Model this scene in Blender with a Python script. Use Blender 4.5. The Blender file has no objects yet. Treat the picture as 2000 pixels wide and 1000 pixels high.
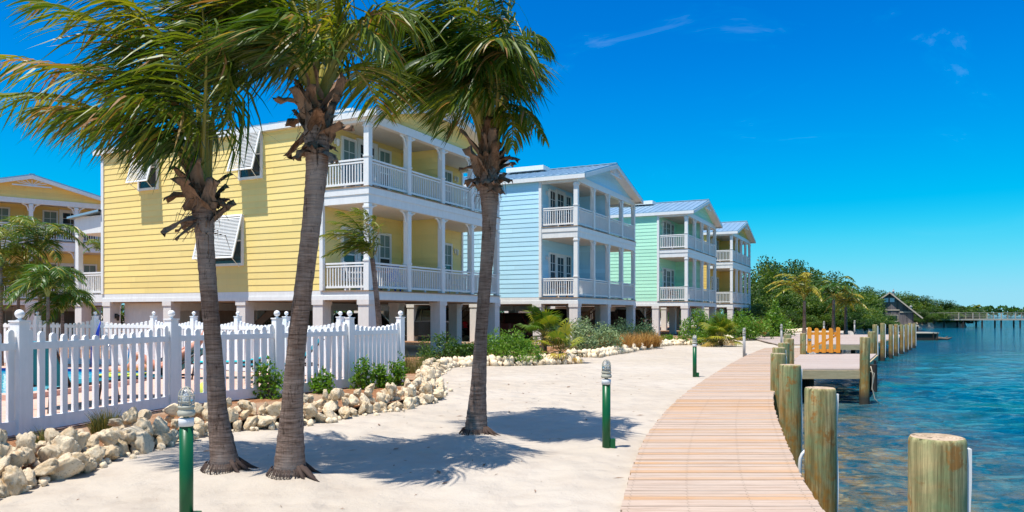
import bpy, bmesh, math, random
import numpy as np
from mathutils import Vector, Matrix, noise as mnoise

PI = math.pi
R = math.radians
SC = bpy.context.scene
COL = SC.collection
random.seed(7)
NR = np.random.default_rng(7)

# ------------------------------------------------------------------ camera, sky, sun, exposure
FPX, HZ, CAMZ = 1455.0, 610.0, 1.65
cam = bpy.data.objects.new('camera', bpy.data.cameras.new('camera'))
COL.objects.link(cam)
cam.location = (0, 0, CAMZ)
cam.rotation_euler = (R(90), 0, 0)
cam.data.sensor_width = 36
cam.data.lens = FPX / 2000 * 36
cam.data.shift_y = (HZ - 500) / 2000
cam.data.clip_start = 0.05
cam.data.clip_end = 6000
SC.camera = cam

SUN = Vector((-1.10, -1.05, 4.05)).normalized()
SUN_EL = math.asin(SUN.z)
SUN_AZ = math.atan2(SUN.x, SUN.y)
w = bpy.data.worlds.new('World'); SC.world = w; w.use_nodes = True
nt = w.node_tree
for n in list(nt.nodes): nt.nodes.remove(n)
sky = nt.nodes.new('ShaderNodeTexSky'); sky.sky_type = 'NISHITA'; sky.sun_disc = False
sky.sun_elevation = SUN_EL; sky.sun_rotation = SUN_AZ
sky.air_density = 1.0; sky.dust_density = 0.0; sky.ozone_density = 3.0; sky.altitude = 0
k1 = nt.nodes.new('ShaderNodeVectorMath'); k1.operation = 'SCALE'; k1.inputs['Scale'].default_value = 0.12
k2 = nt.nodes.new('ShaderNodeVectorMath'); k2.operation = 'SCALE'; k2.inputs['Scale'].default_value = 1 / 0.12
cv = nt.nodes.new('ShaderNodeRGBCurve')        # polarised look of the photograph: deep blue overhead, cyan low down
for ch, pts in enumerate(([(0, 0), (.40, .004), (.55, .06), (.9, .20), (1, .22)],
                          [(0, 0), (.283, .140), (.356, .195), (.551, .34), (.743, .465), (1, .51)],
                          [(0, 0), (.5, .50), (.59, .57), (.76, .635), (1, .66)])):
    c_ = cv.mapping.curves[ch]
    while len(c_.points) < len(pts): c_.points.new(.5, .5)
    for p_, q_ in zip(c_.points, pts): p_.location = q_
cv.mapping.update()
bg = nt.nodes.new('ShaderNodeBackground'); bg.inputs['Strength'].default_value = 0.12
wo = nt.nodes.new('ShaderNodeOutputWorld')
nt.links.new(sky.outputs[0], k1.inputs[0]); nt.links.new(k1.outputs[0], cv.inputs['Color'])
tcw = nt.nodes.new('ShaderNodeTexCoord'); mpw = nt.nodes.new('ShaderNodeMapping'); mpw.inputs['Scale'].default_value = (1.0, 1.6, 3.2)
nt.links.new(tcw.outputs['Generated'], mpw.inputs[0])
nz = nt.nodes.new('ShaderNodeTexNoise'); nz.inputs['Scale'].default_value = 3.2; nz.inputs['Detail'].default_value = 7; nz.inputs['Roughness'].default_value = .62; nz.inputs['Distortion'].default_value = .8
nt.links.new(mpw.outputs[0], nz.inputs['Vector'])
def mr(sock, a, b, c, d):
    m_ = nt.nodes.new('ShaderNodeMapRange'); m_.interpolation_type = 'SMOOTHSTEP'
    for i_, v_ in enumerate((a, b, c, d)): m_.inputs[i_ + 1].default_value = v_
    nt.links.new(sock, m_.inputs[0]); return m_.outputs[0]
def wm(op, a, b):
    m_ = nt.nodes.new('ShaderNodeMath'); m_.operation = op
    for i_, v_ in enumerate((a, b)):
        if hasattr(v_, 'is_output'): nt.links.new(v_, m_.inputs[i_])
        else: m_.inputs[i_].default_value = v_
    return m_.outputs[0]
sxw = nt.nodes.new('ShaderNodeSeparateXYZ'); nt.links.new(tcw.outputs['Generated'], sxw.inputs[0])
high_fill = mr(sxw.outputs[2], .40, .62, 0, 1)                       # unseen clouds made up overhead as fill light for the shade
wisp = wm('MULTIPLY', mr(nz.outputs[0], .58, .78, 0, .17), mr(sxw.outputs[2], .10, .36, 0.15, 1))
wisp_and_fill = wm('MAXIMUM', wm('MULTIPLY', mr(nz.outputs[0], .44, .60, 0, .72), high_fill), wisp)
mxw = nt.nodes.new('ShaderNodeMix'); mxw.data_type = 'RGBA'; nt.links.new(wisp_and_fill, mxw.inputs[0])
nt.links.new(cv.outputs[0], mxw.inputs[6]); mxw.inputs[7].default_value = (.53, .66, .86, 1)
nt.links.new(mxw.outputs[2], k2.inputs[0]); nt.links.new(k2.outputs[0], bg.inputs[0]); nt.links.new(bg.outputs[0], wo.inputs[0])

sl = bpy.data.lights.new('sun', 'SUN'); sl.energy = 4.6; sl.angle = R(0.5); sl.color = (1.0, 0.955, 0.88)
so = bpy.data.objects.new('sun', sl); COL.objects.link(so)
so.rotation_euler = (-SUN).to_track_quat('-Z', 'Y').to_euler()
so.location = (0, 0, 60)

SC.view_settings.view_transform = 'Standard'
SC.view_settings.look = 'None'
SC.view_settings.exposure = 0.54
SC.view_settings.gamma = 1
SC.render.engine = 'CYCLES'
SC.cycles.max_bounces = 8
SC.cycles.diffuse_bounces = 6
SC.cycles.transparent_max_bounces = 8
SC.cycles.sample_clamp_indirect = 6

# ------------------------------------------------------------------ helpers
def G(px, py, z=0.0):
    """photo pixel -> ground point at height z"""
    Y = (CAMZ - z) * FPX / (py - HZ)
    return Vector(((px - 1000) / FPX * Y, Y, z))

def AT(px, py, Y):
    return Vector(((px - 1000) / FPX * Y, Y, CAMZ - (py - HZ) / FPX * Y))

def tag(o, label=None, cat=None, group=None, kind=None):
    if label: o['label'] = label
    if cat: o['category'] = cat
    if group: o['group'] = group
    if kind: o['kind'] = kind
    return o

def empty(name, loc=(0, 0, 0), rz=0.0, parent=None):
    o = bpy.data.objects.new(name, None)
    o.empty_display_size = 0.2
    COL.objects.link(o); o.location = loc; o.rotation_euler = (0, 0, rz)
    if parent: o.parent = parent
    return o

def thing(name, label, cat, loc=(0, 0, 0), rz=0.0, group=None):
    return tag(empty(name, loc, rz), label, cat, group)

def link(name, mesh, parent=None, loc=(0, 0, 0), rot=(0, 0, 0), scale=(1, 1, 1)):
    o = bpy.data.objects.new(name, mesh)
    COL.objects.link(o)
    o.location = loc; o.rotation_euler = rot; o.scale = scale
    if parent: o.parent = parent
    return o

def copy_tree(o, parent=None):
    c = o.copy(); COL.objects.link(c)
    if parent: c.parent = parent
    for ch in list(o.children): copy_tree(ch, c)
    return c

class MB:
    def __init__(s):
        s.v = []; s.f = []; s.a = []; s.m = []
    def add(s, vs, fs, var=0.5, m=0):
        b = len(s.v)
        s.v.extend([tuple(p) for p in vs])
        for f in fs:
            s.f.append(tuple(i + b for i in f)); s.a.append(var); s.m.append(m)
    def box(s, x0, x1, y0, y1, z0, z1, var=0.5, m=0):
        s.add([(x0,y0,z0),(x1,y0,z0),(x1,y1,z0),(x0,y1,z0),(x0,y0,z1),(x1,y0,z1),(x1,y1,z1),(x0,y1,z1)],
              [(0,3,2,1),(4,5,6,7),(0,1,5,4),(1,2,6,5),(2,3,7,6),(3,0,4,7)], var, m)
    def cbox(s, c, d, hx, hy, hz, var=0.5, m=0, up=None):
        """box centred at c with x axis along d"""
        d = Vector(d).normalized(); u = Vector(up) if up else Vector((0, 0, 1))
        y = u.cross(d)
        if y.length < 1e-4: y = Vector((0, 1, 0))
        y.normalize(); z = d.cross(y)
        c = Vector(c); vs = []
        for k in (-1, 1):
            for (i, j) in ((-1,-1),(1,-1),(1,1),(-1,1)):
                vs.append(c + d*hx*i + y*hy*j + z*hz*k)
        s.add(vs, [(0,3,2,1),(4,5,6,7),(0,1,5,4),(1,2,6,5),(2,3,7,6),(3,0,4,7)], var, m)
    def bar(s, a, b, wy, wz, var=0.5, m=0, up=None):
        a = Vector(a); b = Vector(b)
        s.cbox((a + b) / 2, b - a, (b - a).length / 2, wy / 2, wz / 2, var, m, up)
    def tube(s, pts, rad, n=8, var=0.5, m=0, cap=True):
        pts = [Vector(p) for p in pts]
        if not hasattr(rad, '__len__'): rad = [rad] * len(pts)
        b = len(s.v); ref = None
        for i, p in enumerate(pts):
            t = (pts[min(i+1, len(pts)-1)] - pts[max(i-1, 0)]).normalized()
            if ref is None:
                ref = t.cross(Vector((0.3, 1, 0.2)))
                if ref.length < 1e-3: ref = t.cross(Vector((1, 0, 0)))
            else:
                ref = ref - t * ref.dot(t)
            ref.normalize(); q = t.cross(ref)
            for k in range(n):
                an = 2 * PI * k / n
                s.v.append(tuple(p + (ref * math.cos(an) + q * math.sin(an)) * rad[i]))
        for i in range(len(pts) - 1):
            for k in range(n):
                s.f.append((b+i*n+k, b+i*n+(k+1)%n, b+(i+1)*n+(k+1)%n, b+(i+1)*n+k)); s.a.append(var); s.m.append(m)
        if cap:
            s.f.append(tuple(b + k for k in reversed(range(n)))); s.a.append(var); s.m.append(m)
            e = b + (len(pts)-1)*n
            s.f.append(tuple(e + k for k in range(n))); s.a.append(var); s.m.append(m)
    def lathe(s, prof, n=16, c=(0, 0, 0), var=0.5, m=0):
        b = len(s.v)
        for (r, z) in prof:
            for k in range(n):
                an = 2*PI*k/n
                s.v.append((c[0]+r*math.cos(an), c[1]+r*math.sin(an), c[2]+z))
        for i in range(len(prof)-1):
            for k in range(n):
                s.f.append((b+i*n+k, b+i*n+(k+1)%n, b+(i+1)*n+(k+1)%n, b+(i+1)*n+k)); s.a.append(var); s.m.append(m)
        s.f.append(tuple(b+k for k in reversed(range(n)))); s.a.append(var); s.m.append(m)
        e = b+(len(prof)-1)*n
        s.f.append(tuple(e+k for k in range(n))); s.a.append(var); s.m.append(m)
    def mesh(s, name, mats, smooth=False):
        me = bpy.data.meshes.new(name)
        me.from_pydata(s.v, [], s.f)
        if not isinstance(mats, (list, tuple)): mats = [mats]
        for mt in mats: me.materials.append(mt)
        at = me.attributes.new('var', 'FLOAT', 'FACE')
        at.data.foreach_set('value', s.a)
        if any(s.m): me.polygons.foreach_set('material_index', s.m)
        if smooth: me.polygons.foreach_set('use_smooth', [True] * len(s.f))
        me.update()
        return me
    def build(s, name, mats, parent=None, smooth=False, loc=(0, 0, 0), rot=(0, 0, 0)):
        return link(name, s.mesh(name, mats, smooth), parent, loc, rot)

# ------------------------------------------------------------------ materials
class NT:
    """small shader graph builder"""
    def __init__(s, name):
        s.mat = bpy.data.materials.new(name); s.mat.use_nodes = True
        s.t = s.mat.node_tree
        for n in list(s.t.nodes): s.t.nodes.remove(n)
        s.out = s.n('ShaderNodeOutputMaterial')
    def n(s, typ, **kw):
        nd = s.t.nodes.new(typ)
        for k, v in kw.items(): setattr(nd, k, v)
        return nd
    def l(s, a, b): s.t.links.new(a, b)
    def coords(s, which='Object', scale=(1, 1, 1)):
        tc = s.n('ShaderNodeTexCoord'); mp = s.n('ShaderNodeMapping')
        mp.inputs['Scale'].default_value = scale
        s.l(tc.outputs[which], mp.inputs[0]); return mp.outputs[0]
    def world(s, scale=(1, 1, 1)):
        g = s.n('ShaderNodeNewGeometry'); mp = s.n('ShaderNodeMapping')
        mp.inputs['Scale'].default_value = scale
        s.l(g.outputs['Position'], mp.inputs[0]); return mp.outputs[0]
    def noise(s, vec, scale, detail=4, rough=0.55, dist=0.0):
        nd = s.n('ShaderNodeTexNoise'); nd.inputs['Scale'].default_value = scale
        nd.inputs['Detail'].default_value = detail; nd.inputs['Roughness'].default_value = rough
        nd.inputs['Distortion'].default_value = dist
        s.l(vec, nd.inputs['Vector']); return nd.outputs[0]
    def ramp(s, fac, stops, interp='LINEAR'):
        nd = s.n('ShaderNodeValToRGB'); cr = nd.color_ramp; cr.interpolation = interp
        while len(cr.elements) < len(stops): cr.elements.new(0.5)
        for e, (p, c) in zip(cr.elements, stops):
            e.position = p; e.color = (c, c, c, 1) if not hasattr(c, '__len__') else (*c, 1)
        s.l(fac, nd.inputs[0]); return nd.outputs[0]
    def mix(s, fac, a, b, mode='MIX'):
        nd = s.n('ShaderNodeMix', data_type='RGBA', blend_type=mode)
        for i, v in ((0, fac), (6, a), (7, b)):
            if hasattr(v, 'is_output'): s.l(v, nd.inputs[i])
            elif hasattr(v, '__len__'): nd.inputs[i].default_value = (*v, 1)
            else: nd.inputs[i].default_value = v
        return nd.outputs[2]
    def math(s, op, a, b=0.0):
        nd = s.n('ShaderNodeMath', operation=op)
        for i, v in ((0, a), (1, b)):
            if hasattr(v, 'is_output'): s.l(v, nd.inputs[i])
            else: nd.inputs[i].default_value = v
        return nd.outputs[0]
    def var(s):
        nd = s.n('ShaderNodeAttribute'); nd.attribute_name = 'var'; return nd.outputs['Fac']
    def rnd(s):
        return s.n('ShaderNodeObjectInfo').outputs['Random']
    def bump(s, h, strength=0.3, dist=0.02, normal=None):
        nd = s.n('ShaderNodeBump'); nd.inputs['Strength'].default_value = strength
        nd.inputs['Distance'].default_value = dist; s.l(h, nd.inputs['Height'])
        if normal is not None: s.l(normal, nd.inputs['Normal'])
        return nd.outputs[0]
    def bsdf(s, color, rough=0.6, normal=None, spec=0.5, metal=0.0, trans=0.0, ior=1.45):
        b = s.n('ShaderNodeBsdfPrincipled')
        if hasattr(color, 'is_output'): s.l(color, b.inputs['Base Color'])
        else: b.inputs['Base Color'].default_value = (*color, 1)
        if hasattr(rough, 'is_output'): s.l(rough, b.inputs['Roughness'])
        else: b.inputs['Roughness'].default_value = rough
        b.inputs['Specular IOR Level'].default_value = spec
        b.inputs['Metallic'].default_value = metal
        b.inputs['Transmission Weight'].default_value = trans
        b.inputs['IOR'].default_value = ior
        if normal is not None: s.l(normal, b.inputs['Normal'])
        return b.outputs[0]
    def done(s, sh):
        s.l(sh, s.out.inputs[0]); return s.mat

def paint(name, col, rough=0.5, dirt=0.12, spec=0.4, nscale=3.0):
    t = NT(name); v = t.coords('Object')
    a = t.noise(v, nscale, 6, 0.65)
    b = t.noise(t.coords('Object', (6, 6, 0.8)), 2.0, 4)
    k = t.mix(0.5, a, b)
    dark = tuple(c * (1 - dirt * 1.6) for c in col); lite = tuple(min(1, c * (1 + dirt * .4)) for c in col)
    c = t.mix(t.ramp(k, [(0.3, 0.0), (0.7, 1.0)]), dark, lite)
    return t.done(t.bsdf(c, rough, t.bump(t.noise(v, 40, 3), 0.08, 0.004), spec))

M = {}
def siding_paint(name, col):
    t = NT(name); v = t.coords('Object')
    lo = tuple(c * .90 for c in col); hi = tuple(min(1, c * 1.04) for c in col)
    c = t.mix(t.var(), lo, hi)
    st = t.noise(t.coords('Object', (3.5, 3.5, .35)), 1.3, 5, .7)
    c = t.mix(t.ramp(st, [(.52, 0), (.74, .35)]), c, tuple(x * .72 + .04 for x in col))
    c = t.mix(t.ramp(t.noise(v, .5, 4), [(.45, 0), (.7, .3)]), c, tuple(min(1, x * .9 + .09) for x in col))
    return t.done(t.bsdf(c, .6, t.bump(t.noise(t.coords('Object', (2, 2, 30)), 6, 3), .06, .004), .35))
M['white'] = paint('white_paint', (0.80, 0.79, 0.76), 0.45, 0.07)
M['fence_white'] = paint('white_vinyl', (0.88, 0.87, 0.85), 0.3, 0.09, 0.5)
M['stucco'] = paint('pillar_stucco', (0.74, 0.69, 0.64), 0.9, 0.08, 0.2, 6)
M['soffit'] = paint('soffit_paint', (0.72, 0.66, 0.56), 0.7, 0.06)
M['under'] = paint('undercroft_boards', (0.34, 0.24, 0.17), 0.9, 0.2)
M['yellow'] = siding_paint('yellow_siding', (0.88, 0.67, 0.235))
M['blue'] = siding_paint('sky_blue_siding', (0.47, 0.755, 0.89))
M['green'] = siding_paint('mint_siding', (0.48, 0.86, 0.62))
M['yellow_deep'] = siding_paint('golden_siding', (0.80, 0.55, 0.15))
M['deckwood'] = paint('porch_floor', (0.36, 0.24, 0.15), 0.8, 0.2)
M['iron'] = paint('black_iron', (0.02, 0.02, 0.02), 0.4, 0.1)
M['stairwood'] = paint('brown_stair_rail', (0.16, 0.11, 0.08), 0.7, 0.1)
M['green_post'] = paint('green_post_paint', (0.004, 0.10, 0.03), 0.35, 0.2)
M['grey_post'] = paint('grey_post_metal', (0.34, 0.33, 0.32), 0.5, 0.15)
M['cast'] = paint('cast_lamp_metal', (0.45, 0.43, 0.34), 0.5, 0.2)
M['pvc'] = paint('white_pvc_strip', (0.72, 0.72, 0.71), 0.4, 0.1)
M['teal'] = paint('teal_sling', (0.0, 0.17, 0.22), 0.8, 0.1)
M['turq'] = paint('turquoise_towel', (0.0, 0.42, 0.45), 0.95, 0.1)
M['lime'] = paint('lime_towel', (0.62, 0.72, 0.12), 0.95, 0.15)
M['lounger_frame'] = paint('dark_lounger_frame', (0.03, 0.022, 0.02), 0.4, 0.1)
M['skin'] = paint('sunburnt_skin', (0.66, 0.30, 0.20), 0.5, 0.06)
M['hair'] = paint('dark_hair', (0.03, 0.018, 0.012), 0.5, 0.1)
M['swim'] = paint('black_swimwear', (0.012, 0.012, 0.02), 0.6, 0.1)
M['rubber'] = paint('rubber', (0.015, 0.015, 0.016), 0.75, 0.1)
M['chrome'] = NT('steel'); M['chrome'] = M['chrome'].done(M['chrome'].bsdf((0.6, 0.6, 0.6), 0.2, None, 0.5, 1.0))
M['blueplastic'] = paint('blue_plastic', (0.02, 0.06, 0.45), 0.4, 0.05)
M['orange_toy'] = paint('orange_fabric', (0.75, 0.24, 0.06), 0.7, 0.05)
M['rope'] = paint('pale_rope', (0.55, 0.47, 0.36), 0.9, 0.2)

def m_glass(name, col, rough=0.06):
    t = NT(name); v = t.coords('Object')
    c = t.mix(t.noise(v, 1.5, 2), tuple(x * .7 for x in col), tuple(x * 1.3 for x in col))
    return t.done(t.bsdf(c, rough, t.bump(t.noise(v, 2.5, 2), 0.02, 0.05), 0.6))
M['pane'] = m_glass('dark_window_glass', (0.018, 0.03, 0.04))
M['blind'] = paint('green_grey_blind', (0.19, 0.27, 0.24), 0.6, 0.06)
M['carglass'] = m_glass('car_glass', (0.01, 0.012, 0.014), 0.03)
def m_clearglass():
    t = NT('lamp_glass')
    return t.done(t.bsdf((0.85, 0.88, 0.88), 0.08, None, 0.5, 0, 0.85, 1.3))
M['lampglass'] = m_clearglass()

def m_car(name, col):
    t = NT(name)
    b = t.n('ShaderNodeBsdfPrincipled'); b.inputs['Base Color'].default_value = (*col, 1)
    b.inputs['Roughness'].default_value = 0.25; b.inputs['Coat Weight'].default_value = 0.8
    return t.done(b.outputs[0])
M['car_black'] = m_car('black_car_paint', (0.012, 0.013, 0.014))
M['car_green'] = m_car('dark_green_car_paint', (0.01, 0.03, 0.022))
M['car_red'] = m_car('dark_red_car_paint', (0.05, 0.008, 0.01))
M['taillight'] = m_car('red_tail_lens', (0.35, 0.0, 0.01))

def m_roof():
    t = NT('blue_grey_metal_roof'); v = t.coords('Object')
    c = t.mix(t.noise(v, 1.2, 5), (0.23, 0.36, 0.46), (0.35, 0.49, 0.58))
    return t.done(t.bsdf(c, 0.35, None, 0.5, 0.35))
M['roof'] = m_roof()

def m_sand():
    t = NT('white_sand'); v = t.world()
    big = t.noise(v, 0.25, 5, 0.6); mid = t.noise(v, 1.6, 6, 0.65); fine = t.noise(v, 60, 3, 0.7)
    c = t.mix(t.ramp(big, [(0.35, 0), (0.65, 1)]), (0.44, 0.375, 0.295), (0.50, 0.44, 0.365))
    c = t.mix(t.ramp(mid, [(0.46, 0), (0.76, 0.45)]), c, (0.34, 0.27, 0.21))
    sp = t.ramp(t.noise(v, 9, 6, 0.8), [(0.66, 0), (0.72, 1)])
    c = t.mix(t.math('MULTIPLY', sp, 0.22), c, (0.27, 0.21, 0.17))
    c = t.mix(t.ramp(fine, [(0.4, 0), (0.8, .3)]), c, (0.43, 0.37, 0.31))
    vo = t.n('ShaderNodeTexVoronoi'); vo.inputs['Scale'].default_value = 3.2; vo.feature = 'SMOOTH_F1'
    t.l(v, vo.inputs['Vector'])
    n1 = t.bump(t.noise(v, 45, 4, 0.7), 0.5, 0.012)
    n2 = t.bump(vo.outputs['Distance'], 0.9, 0.09, n1)
    n3 = t.bump(t.noise(v, 8, 5, 0.6), 0.6, 0.04, n2)
    return t.done(t.bsdf(c, 0.95, n3, 0.15))
M['sand'] = m_sand()

def m_mulch():
    t = NT('brown_mulch'); v = t.world()
    c = t.mix(t.ramp(t.noise(v, 14, 6, 0.75), [(0.35, 0), (0.65, 1)]), (0.13, 0.05, 0.025), (0.50, 0.25, 0.12))
    c = t.mix(t.ramp(t.noise(v, 1.0, 4), [(0.45, 0), (0.6, 0.75)]), c, (0.42, 0.30, 0.20))
    return t.done(t.bsdf(c, 0.95, t.bump(t.noise(v, 30, 5, 0.7), 0.9, 0.04), 0.1))
M['mulch'] = m_mulch()

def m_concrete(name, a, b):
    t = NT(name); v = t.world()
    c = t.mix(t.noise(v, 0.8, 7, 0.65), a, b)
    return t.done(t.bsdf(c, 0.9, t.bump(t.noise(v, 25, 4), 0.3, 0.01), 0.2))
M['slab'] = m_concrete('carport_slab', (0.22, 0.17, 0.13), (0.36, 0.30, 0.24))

def m_paver():
    t = NT('pink_pool_pavers'); v = t.world()
    br = t.n('ShaderNodeTexBrick'); br.inputs['Scale'].default_value = 5
    br.inputs['Color1'].default_value = (0.62, 0.34, 0.25, 1); br.inputs['Color2'].default_value = (0.68, 0.44, 0.34, 1)
    br.inputs['Mortar'].default_value = (0.45, 0.33, 0.27, 1); br.inputs['Mortar Size'].default_value = 0.015
    t.l(v, br.inputs['Vector'])
    c = t.mix(t.ramp(t.noise(v, 2, 5), [(0.4, 0), (0.7, .5)]), br.outputs[0], (0.56, 0.40, 0.32))
    return t.done(t.bsdf(c, 0.85, t.bump(br.outputs['Fac'], 0.2, 0.01), 0.2))
M['paver'] = m_paver()

def m_pool():
    t = NT('pool_water'); v = t.world()
    c = t.mix(t.ramp(t.noise(v, 2.2, 3, 0.5, 1.5), [(0.4, 0), (0.62, 1)]), (0.0, 0.40, 0.55), (0.10, 0.66, 0.74))
    return t.done(t.bsdf(c, 0.06, t.bump(t.noise(v, 3, 3), 0.25, 0.05), 0.5))
M['pool'] = m_pool()
M['tile'] = paint('navy_pool_tile', (0.01, 0.03, 0.20), 0.2, 0.2)
M['coping'] = paint('pool_coping', (0.66, 0.42, 0.32), 0.8, 0.1)

def m_water():
    t = NT('sea_water'); v = t.world()
    g = t.n('ShaderNodeNewGeometry')
    sx = t.n('ShaderNodeSeparateXYZ'); t.l(g.outputs['Position'], sx.inputs[0])
    # distance along the view of the shoals: shallow near the boardwalk, deeper out
    vv = t.world((0.35, 1.0, 1))
    big = t.noise(vv, 0.13, 4, 0.55); mid = t.noise(vv, 0.6, 4, 0.6)
    deep = t.mix(t.ramp(big, [(0.38, 0), (0.62, 1)]), (0.0, 0.054, 0.108), (0.0, 0.092, 0.128))
    chop = t.noise(t.world((.55, 1.5, 1)), 1.5, 5, .65, .8)
    deep = t.mix(t.ramp(chop, [(0.36, .75), (0.50, 0)]), deep, (0.0, 0.026, 0.055))  # shade of the wave troughs painted into the water colour
    deep = t.mix(t.ramp(chop, [(0.56, 0), (0.70, .7)]), deep, (0.012, 0.165, 0.23))  # light on the wave crests painted in likewise
    deep = t.mix(t.ramp(mid, [(0.52, 0), (0.70, .75)]), deep, (0.006, 0.125, 0.120))
    att = t.n('ShaderNodeAttribute'); att.attribute_name = 'shallow'
    sh = t.math('MULTIPLY', att.outputs['Fac'], 1.0)
    bn = t.ramp(t.noise(v, 1.7, 5, 0.65, 0.4), [(0.40, 0), (0.60, 1)])
    bed = t.mix(bn, (0.010, 0.055, 0.075), (0.19, 0.125, 0.042))
    bed = t.mix(t.ramp(t.noise(v, 4.5, 4, 0.6), [(0.56, 0), (0.68, 1)]), bed, (0.24, 0.19, 0.09))
    c = t.mix(sh, deep, bed)
    w1 = t.noise(t.world((0.8, 1.7, 1)), 1.1, 4, 0.6, 0.6)
    w2 = t.noise(t.world((1.0, 1.9, 1)), 3.6, 4, 0.65, 0.5)
    w3 = t.noise(t.world((0.5, 1.6, 1)), 0.33, 3, 0.5)
    nn = t.bump(w3, 0.7, 0.8)
    nn = t.bump(w1, 0.9, 0.34, nn)
    nn = t.bump(w2, 0.8, 0.085, nn)
    return t.done(t.bsdf(c, 0.07, nn, 0.16, 0, 0, 1.33))
M['water'] = m_water()

def m_plank(name, a, b, cc, grain=(1, 22, 1), rough=0.75, coord='world'):
    t = NT(name)
    v = t.world(grain) if coord == 'world' else t.coords('Object', grain)
    u = t.var()
    g = t.noise(v, 1.6, 6, 0.7, 0.3)
    base = t.mix(t.ramp(t.math('ADD', u, t.math('MULTIPLY', t.math('SUBTRACT', t.noise(v, .5, 3), .5), .9)), [(0.10, 0), (0.50, 1)]), a, b)
    c = t.mix(t.ramp(g, [(0.38, 0), (0.72, .8)]), base, cc)
    cr = t.noise(v if coord == 'world' else v, 3.3, 4, .75, .2)
    c = t.mix(t.ramp(cr, [(.30, .8), (.36, 0)]), c, tuple(x * .38 for x in cc))
    blot = t.noise(t.world(), 1.3, 5, 0.6)
    c = t.mix(t.ramp(blot, [(0.4, 0), (0.7, .5)]), c, tuple(x * .8 for x in b))
    return t.done(t.bsdf(c, rough, t.bump(g, 0.35, 0.006), 0.25))
M['boardwalk'] = m_plank('weathered_deck_boards', (0.54, 0.32, 0.165), (0.52, 0.405, 0.315), (0.30, 0.19, 0.125))
M['dockwood'] = m_plank('grey_dock_boards', (0.40, 0.30, 0.245), (0.47, 0.39, 0.335), (0.32, 0.24, 0.20))
M['beam'] = m_plank('dock_beam_timber', (0.48, 0.36, 0.19), (0.54, 0.42, 0.24), (0.27, 0.20, 0.11), (1.5, 8, 9))
M['orangewood'] = m_plank('orange_stained_boards', (0.74, 0.27, 0.025), (0.80, 0.33, 0.04), (0.56, 0.19, 0.02), (12, 12, 1))
M['greyboard'] = m_plank('old_grey_boards', (0.085, 0.075, 0.08), (0.20, 0.175, 0.175), (0.045, 0.04, 0.042), (4, 4, .5), 0.9)
M['palewood'] = m_plank('pale_weathered_timber', (0.46, 0.38, 0.28), (0.54, 0.46, 0.35), (0.30, 0.25, 0.19), (.6, 4, 6), 0.9)
M['darkwood'] = paint('dark_wet_timber', (0.045, 0.035, 0.028), 0.8, 0.3)

def m_pile():
    t = NT('green_treated_pile'); v = t.coords('Object', (7, 7, 0.55))
    g = t.noise(v, 1.7, 6, 0.7, 0.2)
    o = t.n('ShaderNodeObjectInfo')
    ad = t.n('ShaderNodeVectorMath', operation='ADD'); t.l(t.coords('Object'), ad.inputs[0]); t.l(o.outputs['Location'], ad.inputs[1])
    big = t.noise(ad.outputs[0], 2.2, 5, 0.65, 0.4)
    c = t.mix(t.ramp(g, [(0.36, 0), (0.62, 1)]), (0.14, 0.105, 0.035), (0.55, 0.45, 0.22))
    c = t.mix(t.ramp(big, [(0.45, 0), (0.62, .8)]), c, (0.17, 0.25, 0.12))
    sep = t.n('ShaderNodeSeparateXYZ'); t.l(t.coords('Object'), sep.inputs[0])
    zz = t.math('ADD', sep.outputs[2], t.math('MULTIPLY', t.math('SUBTRACT', big, 0.5), 1.6))
    st = t.n('ShaderNodeMapRange'); st.inputs['From Min'].default_value = 0.55; st.inputs['From Max'].default_value = 0.05
    t.l(zz, st.inputs['Value'])
    st2 = t.math('MULTIPLY', st.outputs[0], t.ramp(t.noise(t.coords('Object', (3, 3, 2)), 2.5, 5, .7), [(0.4, 0.1), (0.6, .85)]))
    c = t.mix(st2, c, (0.34, 0.15, 0.02))
    c = t.mix(t.ramp(t.noise(ad.outputs[0], 5.5, 6, .72), [(.56, 0), (.64, .8)]), c, (0.33, 0.13, 0.022))
    g2 = t.noise(t.coords('Object', (45, 45, 1.1)), 1.3, 6, .75, .25)
    c = t.mix(t.ramp(g2, [(.40, .55), (.56, 0)]), c, (0.075, 0.055, 0.022))
    kn = t.n('ShaderNodeTexVoronoi'); kn.inputs['Scale'].default_value = 2.6; t.l(t.coords('Object', (2.2, 2.2, 1)), kn.inputs['Vector'])
    c = t.mix(t.ramp(kn.outputs['Distance'], [(.045, .85), (.085, 0)]), c, (0.07, 0.035, 0.015))
    cr = t.ramp(t.noise(t.coords('Object', (26, 26, 0.5)), 1.0, 3, .6, .3), [(0.34, 1), (0.385, 0)])
    c = t.mix(t.math('MULTIPLY', cr, .8), c, (0.05, 0.04, 0.02))
    ly = t.n('ShaderNodeMapRange'); ly.inputs['From Min'].default_value = -0.45; ly.inputs['From Max'].default_value = -0.75
    t.l(sep.outputs[2], ly.inputs['Value'])
    c = t.mix(ly.outputs[0], c, (0.05, 0.045, 0.035))
    return t.done(t.bsdf(c, 0.85, t.bump(g, 0.5, 0.012), 0.2))
M['pile'] = m_pile()

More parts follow.
